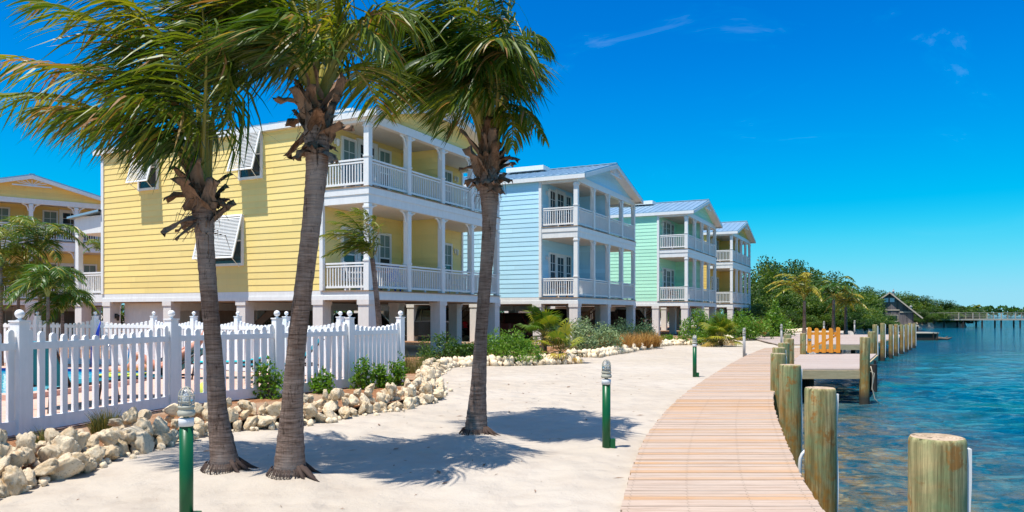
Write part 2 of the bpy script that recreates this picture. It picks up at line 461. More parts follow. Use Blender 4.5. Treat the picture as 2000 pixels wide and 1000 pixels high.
def m_piletop():
    t = NT('pile_end_grain'); v = t.coords('Object')
    wv = t.n('ShaderNodeTexWave', wave_type='RINGS', rings_direction='Z'); wv.inputs['Scale'].default_value = 16
    wv.inputs['Distortion'].default_value = 2.5; t.l(v, wv.inputs['Vector'])
    c = t.mix(wv.outputs[0], (0.40, 0.28, 0.18), (0.56, 0.43, 0.30))
    c = t.mix(t.ramp(t.noise(v, 12, 5), [(0.45, 0), (0.65, .8)]), c, (0.27, 0.19, 0.11))
    sr = t.n('ShaderNodeTexNoise'); sr.inputs['Scale'].default_value = 9; sr.inputs['Distortion'].default_value = 2.2; t.l(v, sr.inputs['Vector'])
    c = t.mix(t.ramp(sr.outputs[0], [(.36, .9), (.41, 0)]), c, (0.06, 0.04, 0.025))
    return t.done(t.bsdf(c, 0.9, None, 0.2))
M['piletop'] = m_piletop()

def m_rock():
    t = NT('coral_limestone'); o = t.n('ShaderNodeObjectInfo')
    ad = t.n('ShaderNodeVectorMath', operation='ADD'); t.l(t.coords('Object'), ad.inputs[0]); t.l(o.outputs['Location'], ad.inputs[1])
    v = ad.outputs[0]
    c = t.mix(o.outputs['Random'], (0.58, 0.42, 0.24), (0.76, 0.62, 0.43))
    c = t.mix(t.ramp(t.noise(v, 2.2, 6, 0.7), [(0.42, 0), (0.64, 1)]), c, (0.76, 0.645, 0.47))
    pit = t.ramp(t.noise(v, 6, 6, 0.75), [(0.36, 1), (0.43, 0)])
    c = t.mix(t.math('MULTIPLY', pit, .75), c, (0.20, 0.13, 0.07))
    c = t.mix(t.ramp(t.noise(v, 1.1, 4), [(0.56, 0), (0.70, .6)]), c, (0.52, 0.31, 0.14))
    b = t.bump(t.noise(v, 4.5, 8, 0.75), 1.0, 0.022)
    return t.done(t.bsdf(c, 0.95, b, 0.12))
M['rock'] = m_rock()

def m_leaf(name, stops, trans=0.35, rough=0.4, rnd=0.0):
    t = NT(name); u = t.var()
    if rnd:
        u = t.math('ADD', u, t.math('MULTIPLY', t.math('SUBTRACT', t.rnd(), 0.5), rnd))
    c = t.ramp(u, stops)
    b = t.bsdf(c, rough, None, 0.45)
    tr = t.n('ShaderNodeBsdfTranslucent')
    t.l(t.mix(1.0, c, (1.25, 1.2, 0.5), 'MULTIPLY'), tr.inputs[0])
    mx = t.n('ShaderNodeMixShader'); mx.inputs[0].default_value = trans
    t.l(b, mx.inputs[1]); t.l(tr.outputs[0], mx.inputs[2])
    return t.done(mx.outputs[0])
PALM_STOPS = [(0.0, (0.016, 0.045, 0.005)), (0.35, (0.055, 0.110, 0.008)), (0.60, (0.155, 0.195, 0.012)), (0.80, (0.34, 0.29, 0.025)), (1.0, (0.34, 0.17, 0.06))]
M['palmleaf'] = m_leaf('coconut_leaflets', PALM_STOPS, 0.38, 0.42)
M['palmyellow'] = m_leaf('yellow_green_leaflets', [(0.0, (0.022, 0.07, 0.008)), (0.4, (0.075, 0.155, 0.012)), (0.75, (0.27, 0.26, 0.02)), (1.0, (0.44, 0.31, 0.05))], 0.3, 0.4)
M['fanleaf'] = m_leaf('fan_palm_leaves', [(0.0, (0.03, 0.075, 0.012)), (0.5, (0.10, 0.19, 0.02)), (0.85, (0.42, 0.36, 0.03)), (1.0, (0.45, 0.28, 0.08))], 0.3, 0.4)
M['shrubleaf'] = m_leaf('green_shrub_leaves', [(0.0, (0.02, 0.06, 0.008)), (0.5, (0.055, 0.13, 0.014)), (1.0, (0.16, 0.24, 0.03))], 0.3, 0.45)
M['brightleaf'] = m_leaf('bright_green_leaves', [(0.0, (0.06, 0.16, 0.012)), (0.6, (0.14, 0.28, 0.025)), (1.0, (0.28, 0.38, 0.05))], 0.4, 0.4)
M['silverleaf'] = m_leaf('silver_green_leaves', [(0.0, (0.07, 0.13, 0.05)), (0.5, (0.22, 0.31, 0.14)), (1.0, (0.44, 0.50, 0.26))], 0.2, 0.6)
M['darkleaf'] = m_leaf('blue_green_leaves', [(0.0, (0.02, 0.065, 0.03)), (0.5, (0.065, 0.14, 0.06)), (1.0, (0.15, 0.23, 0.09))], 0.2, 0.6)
M['drygrass'] = m_leaf('tawny_grass_blades', [(0.0, (0.16, 0.07, 0.02)), (0.5, (0.42, 0.21, 0.05)), (1.0, (0.60, 0.38, 0.14))], 0.3, 0.7)
M['tuft'] = m_leaf('olive_grass_blades', [(0.0, (0.05, 0.07, 0.015)), (0.6, (0.16, 0.17, 0.04)), (1.0, (0.38, 0.28, 0.10))], 0.3, 0.6)
M['mangrove'] = m_leaf('mangrove_leaves', [(0.0, (0.020, 0.055, 0.008)), (0.45, (0.060, 0.130, 0.012)), (0.8, (0.15, 0.215, 0.018)), (1.0, (0.27, 0.27, 0.03))], 0.35, 0.45, 0.4)

def m_petiole():
    t = NT('petiole'); v = t.coords('Object', (20, 20, 2))
    c = t.mix(t.noise(v, 1.5, 4), (0.16, 0.17, 0.025), (0.36, 0.27, 0.06))
    return t.done(t.bsdf(c, 0.4, None, 0.4))
M['petiole'] = m_petiole()

def m_trunk():
    t = NT('ringed_palm_bark'); v = t.coords('Object', (1.2, 1.2, 1))
    n0 = t.noise(t.coords('Object'), 3.0, 4, 0.6)
    sep = t.n('ShaderNodeSeparateXYZ'); t.l(t.coords('Object'), sep.inputs[0])
    zz = t.math('ADD', t.math('MULTIPLY', sep.outputs[2], 1.0), t.math('MULTIPLY', n0, 0.10))
    saw = t.math('FRACT', t.math('MULTIPLY', zz, 21.0))
    fib = t.noise(t.coords('Object', (30, 30, 1.5)), 2.0, 5, 0.7)
    fl = t.noise(t.coords('Object', (5, 5, 60)), 1.0, 4, 0.7)
    k = t.mix(0.28, fl, fib)
    c = t.mix(t.ramp(k, [(0.34, 0), (0.68, 1)]), (0.085, 0.05, 0.036), (0.37, 0.265, 0.21))
    ring = t.ramp(saw, [(0.0, 1), (0.14, 0.0), (0.9, 0.0), (1.0, .7)])
    c = t.mix(t.math('MULTIPLY', ring, .62), c, (0.035, 0.02, 0.015))
    c = t.mix(t.ramp(t.noise(t.coords('Object'), 2.2, 5, 0.65), [(0.48, 0), (0.66, .65)]), c, (0.10, 0.055, 0.04))
    c = t.mix(t.ramp(t.noise(t.coords('Object', (1, 1, .6)), 1.6, 4, .6), [(.46, 0), (.62, .55)]), c, (0.36, 0.31, 0.275))
    fis = t.ramp(t.noise(t.coords('Object', (13, 13, 2.6)), 1.6, 5, .75, .4), [(.35, .85), (.42, 0)])
    c = t.mix(fis, c, (0.028, 0.017, 0.012))
    nn = t.bump(saw, 0.7, 0.018)
    nn = t.bump(k, 0.7, 0.015, nn)
    return t.done(t.bsdf(c, 0.9, nn, 0.15))
M['trunk'] = m_trunk()
def m_husk():
    t = NT('fibrous_leaf_sheath'); v = t.coords('Object', (9, 9, 2))
    k = t.noise(v, 2.0, 6, 0.75, 0.5)
    c = t.mix(t.ramp(k, [(0.32, 0), (0.7, 1)]), (0.06, 0.026, 0.014), (0.36, 0.20, 0.115))
    c = t.mix(t.ramp(t.var(), [(0, 0), (1, .6)]), c, (0.40, 0.30, 0.23))
    return t.done(t.bsdf(c, 0.9, t.bump(k, 0.8, 0.02), 0.1))
M['husk'] = m_husk()
M['coconut'] = paint('coconut_skin', (0.24, 0.16, 0.03), 0.5, 0.3)
M['darkbark'] = paint('dark_root_bark', (0.07, 0.045, 0.035), 0.9, 0.3)
M['bark'] = paint('grey_brown_bark', (0.15, 0.115, 0.085), 0.9, 0.3)

# ------------------------------------------------------------------ ground, bed, water
SHORE = [(0.6,-40),(1.1,-5),(1.35,0),(1.75,4),(2.05,6.2),(3.0,10.1),(4.15,13.5),(5.1,16),(6.9,20.5),(10.0,28),(13.4,34),(16.6,39),(23.5,53),(27,60),(38,79),(46,92),(52,104),(58,116),(76,126),(80,131),(78,150),(70,320)]
SH = np.array(SHORE, float)
def shore_x(Y): return np.interp(Y, SH[:, 1], SH[:, 0])

ROCKS = [(-5.2,5.3),(-4.85,6.3),(-4.62,6.95),(-4.50,7.6),(-4.45,8.35),(-4.25,9.5),(-3.92,10.35),(-3.15,10.9),(-2.5,11.7),(-1.92,12.6),(-1.5,13.6),(-1.42,14.6),(-1.58,16.2),(-1.98,19),(-1.95,21.6),(-1.75,22.5),(0,23.2),(1.65,23.9),(2.15,24.3)]
ROCKS2 = [(2.1,27.3),(3.2,27.4),(4.97,31.2),(7.0,35.6),(7.9,37.3),(9.1,37.6),(11.2,37.6),(11.9,40),(12.8,44),(14.8,45.5),(17,50),(20,55.8),(22.5,60),(25.5,64)]
BED = [(-60,-20),(-5.4,4.0)] + [(x - .1, y) for x, y in ROCKS] + [(2.1,26)] + [(x - .1, y + .1) for x, y in ROCKS2] + [(20,80),(-140,80),(-140,-20)]

def vnoise(x, y, s, seed=0):
    out = np.empty(x.shape)
    fx, fy, fo = x.ravel(), y.ravel(), out.ravel()
    for i in range(fx.size): fo[i] = mnoise.noise((fx[i] * s + seed, fy[i] * s - seed, seed * .37))
    return fo.reshape(x.shape)

def grid_axis(segs):
    out = []
    for a, b, st in segs: out += list(np.arange(a, b, st))
    return np.array(out + [segs[-1][1]])

def grid_mesh(name, X, Y, Z, mat, extra=None, smooth=True):
    ny, nx = X.shape
    me = bpy.data.meshes.new(name)
    vs = np.stack([X.ravel(), Y.ravel(), Z.ravel()], 1)
    idx = np.arange(nx * ny).reshape(ny, nx)
    fs = np.stack([idx[:-1, :-1].ravel(), idx[:-1, 1:].ravel(), idx[1:, 1:].ravel(), idx[1:, :-1].ravel()], 1)
    me.from_pydata(vs.tolist(), [], fs.tolist())
    me.materials.append(mat)
    if smooth: me.polygons.foreach_set('use_smooth', [True] * len(fs))
    if extra is not None:
        at = me.attributes.new('shallow', 'FLOAT', 'POINT'); at.data.foreach_set('value', extra.ravel())
    me.update()
    return link(name, me)

gx = grid_axis([(-3000,-300,400),(-300,-60,20),(-60,-12,3),(-12,-6,.4),(-6,5.5,.1),(5.5,32,.5),(32,100,1),(100,3000,400)])
gy = grid_axis([(-60,0,6),(0,4,.4),(4,16,.1),(16,64,.5),(64,160,1.5),(160,320,40),(320,3200,400)])
X, Y = np.meshgrid(gx, gy)
near = np.clip((40 - Y) / 20, 0, 1)
Z = 0.035 * vnoise(X, Y, 0.55, 3) + near * (0.022 * vnoise(X, Y, 1.9, 9) + 0.017 * vnoise(X, Y, 4.2, 5)) - 0.012
d = X - shore_x(Y)
drop = np.clip((d + 0.2) / 0.5, 0, 1)
Z = Z * (1 - drop) - 2.4 * drop
for bx, by, amp, rad in ((-2.95,7.6,.07,.55),(-2.2,7.35,.09,.6),(-.48,9.8,.10,.75),(1.15,8.96,.03,.3),(4.6,18.8,.03,.3)):
    Z += amp * np.exp(-((X-bx)**2 + (Y-by)**2) / (2 * (rad*.5)**2))
# the far shore beyond the bay
tag(grid_mesh('sand_ground', X, Y, Z, M['sand']), 'pale sand beach and path', kind='structure')

def flat_poly(name, pts, z, mat):
    bm = bmesh.new()
    vs = [bm.verts.new((x, y, z)) for x, y in pts]
    es = [bm.edges.new((vs[i], vs[(i+1) % len(vs)])) for i in range(len(vs))]
    bmesh.ops.triangle_fill(bm, use_beauty=True, edges=es)
    for f in bm.faces:
        if f.normal.z < 0: f.normal_flip()
    me = bpy.data.meshes.new(name); bm.to_mesh(me); bm.free(); me.materials.append(mat)
    return link(name, me)
tag(flat_poly('planting_ground', BED, 0.13, M['mulch']), 'brown mulched planting ground', kind='structure')

wx = grid_axis([(-10,1,1.5),(1,16,.13),(16,40,.5),(40,160,5),(160,4000,640)])
wy = grid_axis([(-20,2,2),(2,26,.13),(26,60,.5),(60,200,6),(200,5000,600)])
X, Y = np.meshgrid(wx, wy)
amp = np.clip((60 - Y) / 40, 0, 1) * np.clip((40 - X) / 24, 0, 1)
Z = -0.92 + amp * (0.05 * vnoise(X * .75, Y * 1.5, 0.8, 2) + 0.055 * vnoise(X * .8, Y * 1.7, 2.0, 4))
dd = X - shore_x(Y)
shal = np.clip(1 - (dd - 0.6) / 5.2, 0, 1) * np.clip((26 - Y) / 12, 0, 1)
shal = np.clip(shal * 1.2 + .35 * vnoise(X, Y, .5, 8) * shal, 0, 1)
tag(grid_mesh('sea_water', X, Y, Z, M['water'], shal), 'choppy blue green sea water', kind='structure')

# carport slabs are laid with each house below

# ------------------------------------------------------------------ houses
W, D, PV = 9.2, 13.1, 1.9
ANG = math.atan2(0.8963, 0.4436)
RZ, EZ = 9.42, 8.17           # ridge and eave heights (roof top)
_mc = {}
def cached(key, fn):
    if key not in _mc: _mc[key] = fn()
    return _mc[key]

def siding(mb, o, dr, nr, rng, z0, z1, ex=0.226, lip=0.018):
    """lapped boards on a wall: o = (x, y) start, dr along, nr outward; rng(z) -> (a, b)"""
    z = z0
    while z < z1 - 1e-4:
        zt = min(z + ex, z1)
        a0, b0 = rng(z); a1, b1 = rng(zt)
        if b0 - a0 < .02: break
        if b1 < a1: a1 = b1 = (a0 + b0) / 2
        def P(s, k, zz): return (o[0] + dr[0]*s + nr[0]*k, o[1] + dr[1]*s + nr[1]*k, zz)
        cuts = [0.0] + sorted(random.uniform(.1, .9) for _ in range(int((b0 - a0) / 4.5))) + [1.0]
        for f0, f1 in zip(cuts[:-1], cuts[1:]):
            g = .004 / (b0 - a0) if f1 < 1 else 0
            c0, c1 = a0 + (b0-a0)*f0, a0 + (b0-a0)*(f1-g); e0, e1 = a1 + (b1-a1)*f0, a1 + (b1-a1)*(f1-g)
            vs = [P(c0, lip, z), P(c1, lip, z), P(e1, .003, zt), P(e0, .003, zt), P(c0, -.002, z), P(c1, -.002, z)]
            mb.add(vs, [(0, 1, 2, 3), (0, 4, 5, 1)], random.random())
        z = zt

def railing_mesh(L, h=0.92):
    def f():
        mb = MB()
        mb.box(0, L, -.045, .045, h - .06, h)
        mb.box(0, L, -.03, .03, h - .15, h - .10)
        mb.box(0, L, -.04, .04, .08, .15)
        n = max(2, int(round(L / .118)))
        for i in range(n):
            x = (i + .5) * L / n
            mb.box(x - .018, x + .018, -.018, .018, .15, h - .15)
        mb.box(L/2 - .03, L/2 + .03, -.025, .025, 0, .08)
        return mb.mesh('railing', M['white'])
    return cached(('rail', round(L, 3), h), f)

def column_mesh(h, s=.2):
    def f():
        mb = MB(); q = s / 2
        mb.box(-q, q, -q, q, 0, h - .02)
        mb.box(-q-.02, q+.02, -q-.02, q+.02, .95, 1.0)
        mb.box(-q-.025, q+.025, -q-.025, q+.025, h - .16, h - .10)
        return mb.mesh('porch_column', M['white'])
    return cached(('col', h, s), f)

def bracket_mesh():
    def f():
        mb = MB()
        pts = [(0.0, 0, -.42), (.03, 0, -.38), (.05, 0, -.26), (.11, 0, -.13), (.24, 0, -.055), (.32, 0, -.03)]
        mb.tube(pts, [.03, .035, .035, .035, .035, .045], 6)
        mb.box(.0, .36, -.03, .03, -.035, -.003)
        return mb.mesh('bracket', M['white'])
    return cached('bracket', f)

def pillar_mesh(h=2.06, s=.42):
    def f():
        mb = MB(); q = s / 2
        mb.box(-q, q, -q, q, 0, h - .16)
        mb.box(-q-.03, q+.03, -q-.03, q+.03, h - .16, h)
        return mb.mesh('stilt_pillar', M['stucco'])
    return cached(('pil', h, s), f)

def window_obj(house, u, v, z, rz, wd, ht, blind=0.5, french=False, name='window'):
    """local x along wall, -y outward; origin at bottom centre"""
    e = empty(name, (u, v, z), rz, house)
    q = wd / 2; fr = .09
    def ff():
        mb = MB()
        mb.box(-q-fr, -q, -.07, .02, -fr, ht+fr); mb.box(q, q+fr, -.07, .02, -fr, ht+fr)
        mb.box(-q, q, -.068, .02, ht, ht+fr); mb.box(-q, q, -.085, .02, -fr, 0)
        if not french:
            mb.box(-q, q, -.055, .0, ht*.5-.025, ht*.5+.025)
            mb.box(-.012, .012, -.048, .0, ht*.5+.025, ht)
            mb.box(-q, q, -.046, 0, ht*.75-.012, ht*.75+.012)
        else:
            mb.box(-q, -q+.1, -.055, 0, 0, ht); mb.box(q-.1, q, -.055, 0, 0, ht)
            mb.box(-q+.1, q-.1, -.053, 0, 0, .2); mb.box(-q+.1, q-.1, -.053, 0, ht-.1, ht)
            for k in range(1, 5):
                zz = .2 + (ht-.3) * k / 5
                mb.box(-q+.1, q-.1, -.045, 0, zz-.012, zz+.012)
            mb.box(-.012, .012, -.047, 0, .2, ht-.1)
        return mb.mesh('frame', M['white'])
    link('frame', cached(('wf', wd, ht, french), ff), e)
    def fp():
        mb = MB(); mb.box(-q, q, -.03, .0, 0, ht); return mb.mesh('pane', M['pane'])
    link('pane', cached(('wp', wd, ht), fp), e)
    if blind > 0:
        def fb():
            mb = MB(); n = int(ht * blind / .06)
            for i in range(n):
                zz = ht - (i + 1) * .06
                mb.add([(-q+.02, -.033, zz), (q-.02, -.033, zz), (q-.02, -.041, zz+.056), (-q+.02, -.041, zz+.056)], [(0, 1, 2, 3)], random.random())
            return mb.mesh('blind', M['blind'])
        link('blind', cached(('wb', wd, ht, blind), fb), e)
    if french:
        def fh():
            mb = MB(); mb.box(q-.07, q-.03, -.10, -.055, ht*.42, ht*.42+.16); return mb.mesh('handle', M['chrome'])
        link('handle', cached(('wh', wd, ht), fh), e)
    return e

def shutter_obj(house, u, v, z, rz, wd, ht, ang):
    """top hung louvred shutter, origin at the hinge"""
    e = empty('bahama_shutter', (u, v, z), rz, house)
    q = wd / 2
    def f():
        mb = MB()
        mb.box(-q, -q+.06, -.02, .02, -ht, 0); mb.box(q-.06, q, -.02, .02, -ht, 0)
        mb.box(-q+.06, q-.06, -.018, .018, -.07, 0); mb.box(-q+.06, q-.06, -.018, .018, -ht, -ht+.07)
        n = int((ht - .16) / .055)
        for i in range(n):
            zz = -.1 - i * .055
            mb.add([(-q+.06, -.022, zz-.05), (q-.06, -.022, zz-.05), (q-.06, .014, zz), (-q+.06, .014, zz),
                    (-q+.06, -.016, zz-.056), (q-.06, -.016, zz-.056), (q-.06, .02, zz-.006), (-q+.06, .02, zz-.006)],
                   [(0,1,2,3),(7,6,5,4),(0,4,5,1),(3,2,6,7)], random.random())
        mb.box(-.02, .02, .014, .03, -ht+.07, -.07)
        return mb.mesh('louvre_panel', M['white'])
    link('louvre_panel', cached(('sh', wd, ht), f), e, (0, -.09, 0), (-ang, 0, 0))
    yb, zb = -.09 - math.sin(ang) * ht, -math.cos(ang) * ht
    mb = MB()
    for s in (-1, 1):
        mb.tube([(s*(q-.08), yb, zb+.03), (s*(q-.2), -.06, zb-.28)], .012, 6)
    mb.build('prop_rod', M['white'], e)
    return e

def wall_lamp(house, u, v, z, mat, rz=0):
    mb = MB()
    mb.box(-.05, .05, -.03, 0, -.1, .1)
    mb.tube([(0, -.03, .05), (0, -.10, .09), (0, -.13, .06)], .012, 6)
    mb.lathe([(.03, .06), (.07, .03), (.07, .0), (.06, -.01), (.05, -.16), (.02, -.19)], 8, (0, -.13, 0))
    mb.build('wall_lamp', mat, house, True, (u, v, z), (0, 0, rz))

def house(label, C, siding_mat, shutters=True, rear_porch=False, siding2=None, blind=0.5, lamp=True, ang=ANG):
    h = thing('stilt_house', label, 'house', (C[0], C[1], 0), ang, 'beach houses on stilts')
    s2 = siding2 or siding_mat
    wz0, wz1 = 2.36, 8.02
    mb = MB()
    mb.box(.01, W-.01, PV+.01, D-.01, wz0, wz1)
    full = lambda L: (lambda z: (0, L))
    siding(mb, (0, D), (0, -1), (-1, 0), full(D-PV), wz0+.02, wz1)
    siding(mb, (W, PV), (0, 1), (1, 0), full(D-PV), wz0+.02, wz1)
    siding(mb, (W, D), (-1, 0), (0, 1), full(W), wz0+.02, wz1)
    siding(mb, (0, PV), (1, 0), (0, -1), full(W), wz0+.02, wz1)
    mb.build('siding_wall', siding_mat, h)
    # party wall between the two porches
    mb = MB()
    for z0, z1 in ((2.37, 5.2), (5.73, 7.82)):
        mb.box(4.55, 4.65, .22, PV, z0, z1)
        siding(mb, (4.55, PV), (0, -1), (-1, 0), full(PV-.22), z0, z1)
        siding(mb, (4.65, .22), (0, 1), (1, 0), full(PV-.22), z0, z1)
    mb.build('partition_wall', siding_mat, h)
    # gables
    sl = (RZ - EZ) / (W/2 + .15)
    def gr(z):
        half = (RZ - .13 - z) / sl
        return (max(0, W/2 - half), min(W, W/2 + half))
    for (oy, n) in ((.10, -1), (D-.02, 1)):
        mb = MB()
        mb.add([(0, oy, 8.02), (W, oy, 8.02), (W, oy, 8.16), (W/2, oy, RZ-.13), (0, oy, 8.16)], [(0,1,2,3,4) if n < 0 else (4,3,2,1,0)], .5)
        siding(mb, (0, oy), (1, 0), (0, n), gr, 8.09, RZ-.14, .226, .018)
        mb.build('gable', s2, h)
    # roof
    OF, OB, OS = -.42, D+.4, .15
    mb = MB()
    for sgn in (0, 1):
        def X_(a): return a if sgn == 0 else W - a
        e0, e1 = (X_(-OS), EZ), (X_(W/2), RZ)
        vs = [(e0[0], OF, e0[1]), (e1[0], OF, e1[1]), (e1[0], OB, e1[1]), (e0[0], OB, e0[1]),
              (e0[0], OF, e0[1]-.05), (e1[0], OF, e1[1]-.05), (e1[0], OB, e1[1]-.05), (e0[0], OB, e0[1]-.05)]
        fs = [(0,3,2,1),(4,5,6,7),(0,1,5,4),(2,3,7,6),(3,0,4,7)]
        if sgn == 0: fs = [(0,1,2,3),(7,6,5,4),(4,5,1,0),(6,7,3,2),(7,4,0,3)]
        mb.add(vs, fs)
        y = OF + .02
        while y < OB:
            a = Vector((e0[0], y, e0[1] + .012)); b = Vector((e1[0], y, e1[1] + .012))
            mb.bar(a, b, .03, .035); y += .41
    mb.bar((W/2, OF, RZ + .02), (W/2, OB, RZ + .02), .26, .05)
    roof = mb.build('roof', M['roof'], h)
    mb = MB(); mb.box(W/2-1.35, W/2-.55, 3.2, 5.4, RZ-.22, RZ+.02); mb.build('roof_hatch', M['white'], roof)
    mb = MB(); mb.tube([(1.5, 9, 8.5), (1.5, 9, 9.1)], .05, 8); mb.build('vent_pipe', M['white'], roof)
    # fascia, barge boards and soffits
    mb = MB()
    for xs in (-OS, W + OS):
        mb.box(xs-.02, xs+.02, OF, OB, EZ-.24, EZ-.052)
    mb.box(-OS, 0, OF, OB, EZ-.24, EZ-.20); mb.box(W, W+OS, OF, OB, EZ-.24, EZ-.20)
    for yy in (OF, OB):
        for sgn in (0, 1):
            def X_(a): return a if sgn == 0 else W - a
            a = (X_(-OS), EZ - .15); b = (X_(W/2), RZ - .15)
            vs = []
            for y in (yy - .025, yy + .025):
                vs += [(a[0], y, a[1]-.1), (b[0], y, b[1]-.1), (b[0], y, b[1]+.095), (a[0], y, a[1]+.095)]
            mb.add(vs, [(0,1,2,3),(7,6,5,4),(0,4,5,1),(3,2,6,7)])
    # sloping soffit over the front porch
    for sgn in (0, 1):
        def X_(a): return a if sgn == 0 else W - a
        mb.add([(X_(-OS), OF+.03, EZ-.19), (X_(W/2), OF+.03, RZ-.19), (X_(W/2), .09, RZ-.19), (X_(-OS), .09, EZ-.19)],
               [(0,1,2,3)])
    mb.build('fascia', M['white'], roof)
    mb = MB()
    c = Vector((W/2, OF+.05, RZ-.62))
    for k in range(7):
        an = R(28 + k * 20.7)
        mb.bar(c, c + Vector((math.cos(an)*.8, 0, math.sin(an)*.32)), .03, .035)
    mb.bar(c + Vector((-.95, 0, -.03)), c + Vector((.95, 0, -.03)), .05, .07)
    mb.build('gable_bracket', M['white'], h)
    # skirt band and decks
    mb = MB()
    mb.box(-.03, W+.03, -.03, D+.03, 2.06, 2.20)
    mb.box(-.012, W+.012, PV, D+.012, 2.20, 2.375)
    mb.box(-.01, W+.01, -.01, PV, 2.20, 2.34)
    mb.build('skirt_beam', M['white'], h)
    mb = MB(); mb.box(-.05, W+.05, -.05, PV-.02, 2.34, 2.37); mb.box(-.05, W+.05, -.05, PV-.02, 5.71, 5.74)
    mb.build('porch_floor', M['deckwood'], h)
    mb = MB(); mb.box(0, W, 0, PV-.02, 5.2, 5.48); mb.box(-.025, W+.025, -.025, PV-.02, 5.48, 5.71)
    mb.build('upper_band', M['white'], h)
    mb = MB()
    mb.box(0, W, 0, .22, 7.82, 8.10); mb.box(0, .2, .22, PV-.02, 7.82, 8.10); mb.box(W-.2, W, .22, PV-.02, 7.82, 8.10)
    mb.build('porch_beam', M['white'], h)
    mb = MB(); mb.box(.2, W-.2, .22, PV-.02, 7.95, 8.0); mb.box(.05, W-.05, .05, PV-.03, 5.185, 5.199)
    mb.build('porch_ceiling', M['soffit'], h)
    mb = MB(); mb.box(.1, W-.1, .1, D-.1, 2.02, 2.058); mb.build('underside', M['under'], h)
    # corner boards
    for x in (0, W):
        for y0, y1 in ((PV-.06, PV+.08), (D-.08, D+.06)):
            mb = MB(); mb.box(x-.06, x+.06, y0, y1, 2.375, 8.0); mb.build('corner_board', M['white'], h)
    # columns and brackets
    cols = [.1, 2.35, 4.6, 6.85, 9.1]
    for z0, z1 in ((2.37, 5.2), (5.74, 7.82)):
        hh = round(z1 - z0, 3)
        for i, u in enumerate(cols):
            c = link('porch_column', column_mesh(hh), h, (u, .1, z0))
            if i < 4: link('bracket', bracket_mesh(), c, (.1, 0, hh))
            if i > 0: link('bracket', bracket_mesh(), c, (-.1, 0, hh), (0, 0, PI))
        for i in range(4):
            L = round(cols[i+1] - cols[i] - .2, 3)
            link('railing', railing_mesh(L), h, (cols[i] + .1, .1, z0))
        for u in (.1, 9.1):
            link('railing', railing_mesh(1.62), h, (u, .2, z0), (0, 0, PI/2))
        # doors and windows behind the porch
        for k, (a, w_, fr) in enumerate(((1.32, .62, 0), (2.35, 1.0, 1), (3.4, .62, 0))):
            for mir in (0, 1):
                uu = a if not mir else W - a
                if z0 < 3: z_, ht = z0 + (.05 if fr else .45), (2.1 if fr else 1.7)
                else: z_, ht = z0 + (.05 if fr else .3), (1.95 if fr else 1.6)
                window_obj(h, uu, PV - .02, z_, 0, w_, ht, 0 if fr else blind, bool(fr), 'french_door' if fr else 'window')
        if lamp:
            for u in (.62, W-.62): wall_lamp(h, u, PV-.02, z0 + (1.95 if z0 < 3 else 1.75), M['white'])
    # side windows
    if shutters:
        for (v, zb, wd, ht) in ((5.1, 6.42, .95, 1.55), (10.4, 6.42, .95, 1.55), (6.4, 3.4, 1.75, 1.6)):
            window_obj(h, -.005, v, zb, -PI/2, wd, ht, .5)
            shutter_obj(h, -.02, v, zb + ht + .12, -PI/2, wd + .24, ht * 1.02, R(16))
    # stilts
    for u in (.21, 4.55, W-.21):
        for v in (.21, 2.1, 5.6, 9.4, D-.21):
            link('stilt_pillar', pillar_mesh(), h, (u, v, 0))
    # stair, store room and slab below
    mb = MB()
    n = 10
    for i in range(n):
        mb.box(2.2, 3.3, 8.2 - i*.27, 8.5 - i*.27, .2 + i*.185, .24 + i*.185)
    mb.bar((2.2, 8.6, .1), (2.2, 5.7, 2.05), .05, .26); mb.bar((3.3, 8.6, .1), (3.3, 5.7, 2.05), .05, .26)
    st = mb.build('stair', M['stairwood'], h)
    mb = MB()
    for u in (2.2, 3.3):
        mb.bar((u, 8.6, 1.0), (u, 7.1, 2.0), .05, .06)
        for i in range(14):
            y = 8.6 - i * .11
            mb.box(u-.015, u+.015, y-.015, y+.015, .15 + i*.073, 1.0 + i*.073)
    mb.build('stair_rail', M['stairwood'], st)
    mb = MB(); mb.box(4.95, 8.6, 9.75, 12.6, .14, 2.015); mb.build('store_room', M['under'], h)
    mb = MB(); mb.box(.5, 1.9, 10.2, 12.5, .14, 2.015); mb.build('utility_closet', M['stucco'], h)
    mb = MB(); mb.box(.3, W-.3, 5.5, 5.7, 1.72, 2.018); mb.build('floor_girder', M['stucco'], h)
    mb = MB(); mb.box(.3, W-.3, 9.3, 9.5, 1.72, 2.018); mb.build('floor_girder', M['stucco'], h)
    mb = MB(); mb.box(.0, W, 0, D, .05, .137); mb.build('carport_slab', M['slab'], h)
    wall_lamp(h, .21, D-.47, 1.5, M['iron'])
    if rear_porch:
        mb = MB()
        mb.box(0, 2.6, D+.02, D+1.75, 4.85, 5.55); mb.build('porch_parapet', M['white'], h)
        mb = MB()
        mb.add([(-.2, D+.02, 5.75), (2.8, D+.02, 5.75), (2.8, D+2.0, 5.56), (-.2, D+2.0, 5.56),
                (-.2, D+.02, 5.67), (2.8, D+.02, 5.67), (2.8, D+2.0, 5.48), (-.2, D+2.0, 5.48)],
               [(0,1,2,3),(7,6,5,4),(0,3,7,4),(1,5,6,2),(2,6,7,3)])
        mb.build('porch_roof', M['roof'], h)
        mb = MB(); mb.box(0, 2.6, D+.02, D+1.75, 2.06, 2.36); mb.build('porch_floor', M['white'], h)
        for u in (.1, 2.5):
            link('porch_column', column_mesh(2.49), h, (u, D+1.65, 2.36))
            link('stilt_pillar', pillar_mesh(), h, (u+.1, D+1.55, 0))
        link('railing', railing_mesh(1.5), h, (.1, D+.08, 2.36), (0, 0, PI/2))
        link('railing', railing_mesh(2.2), h, (.2, D+1.65, 2.36))
    return h

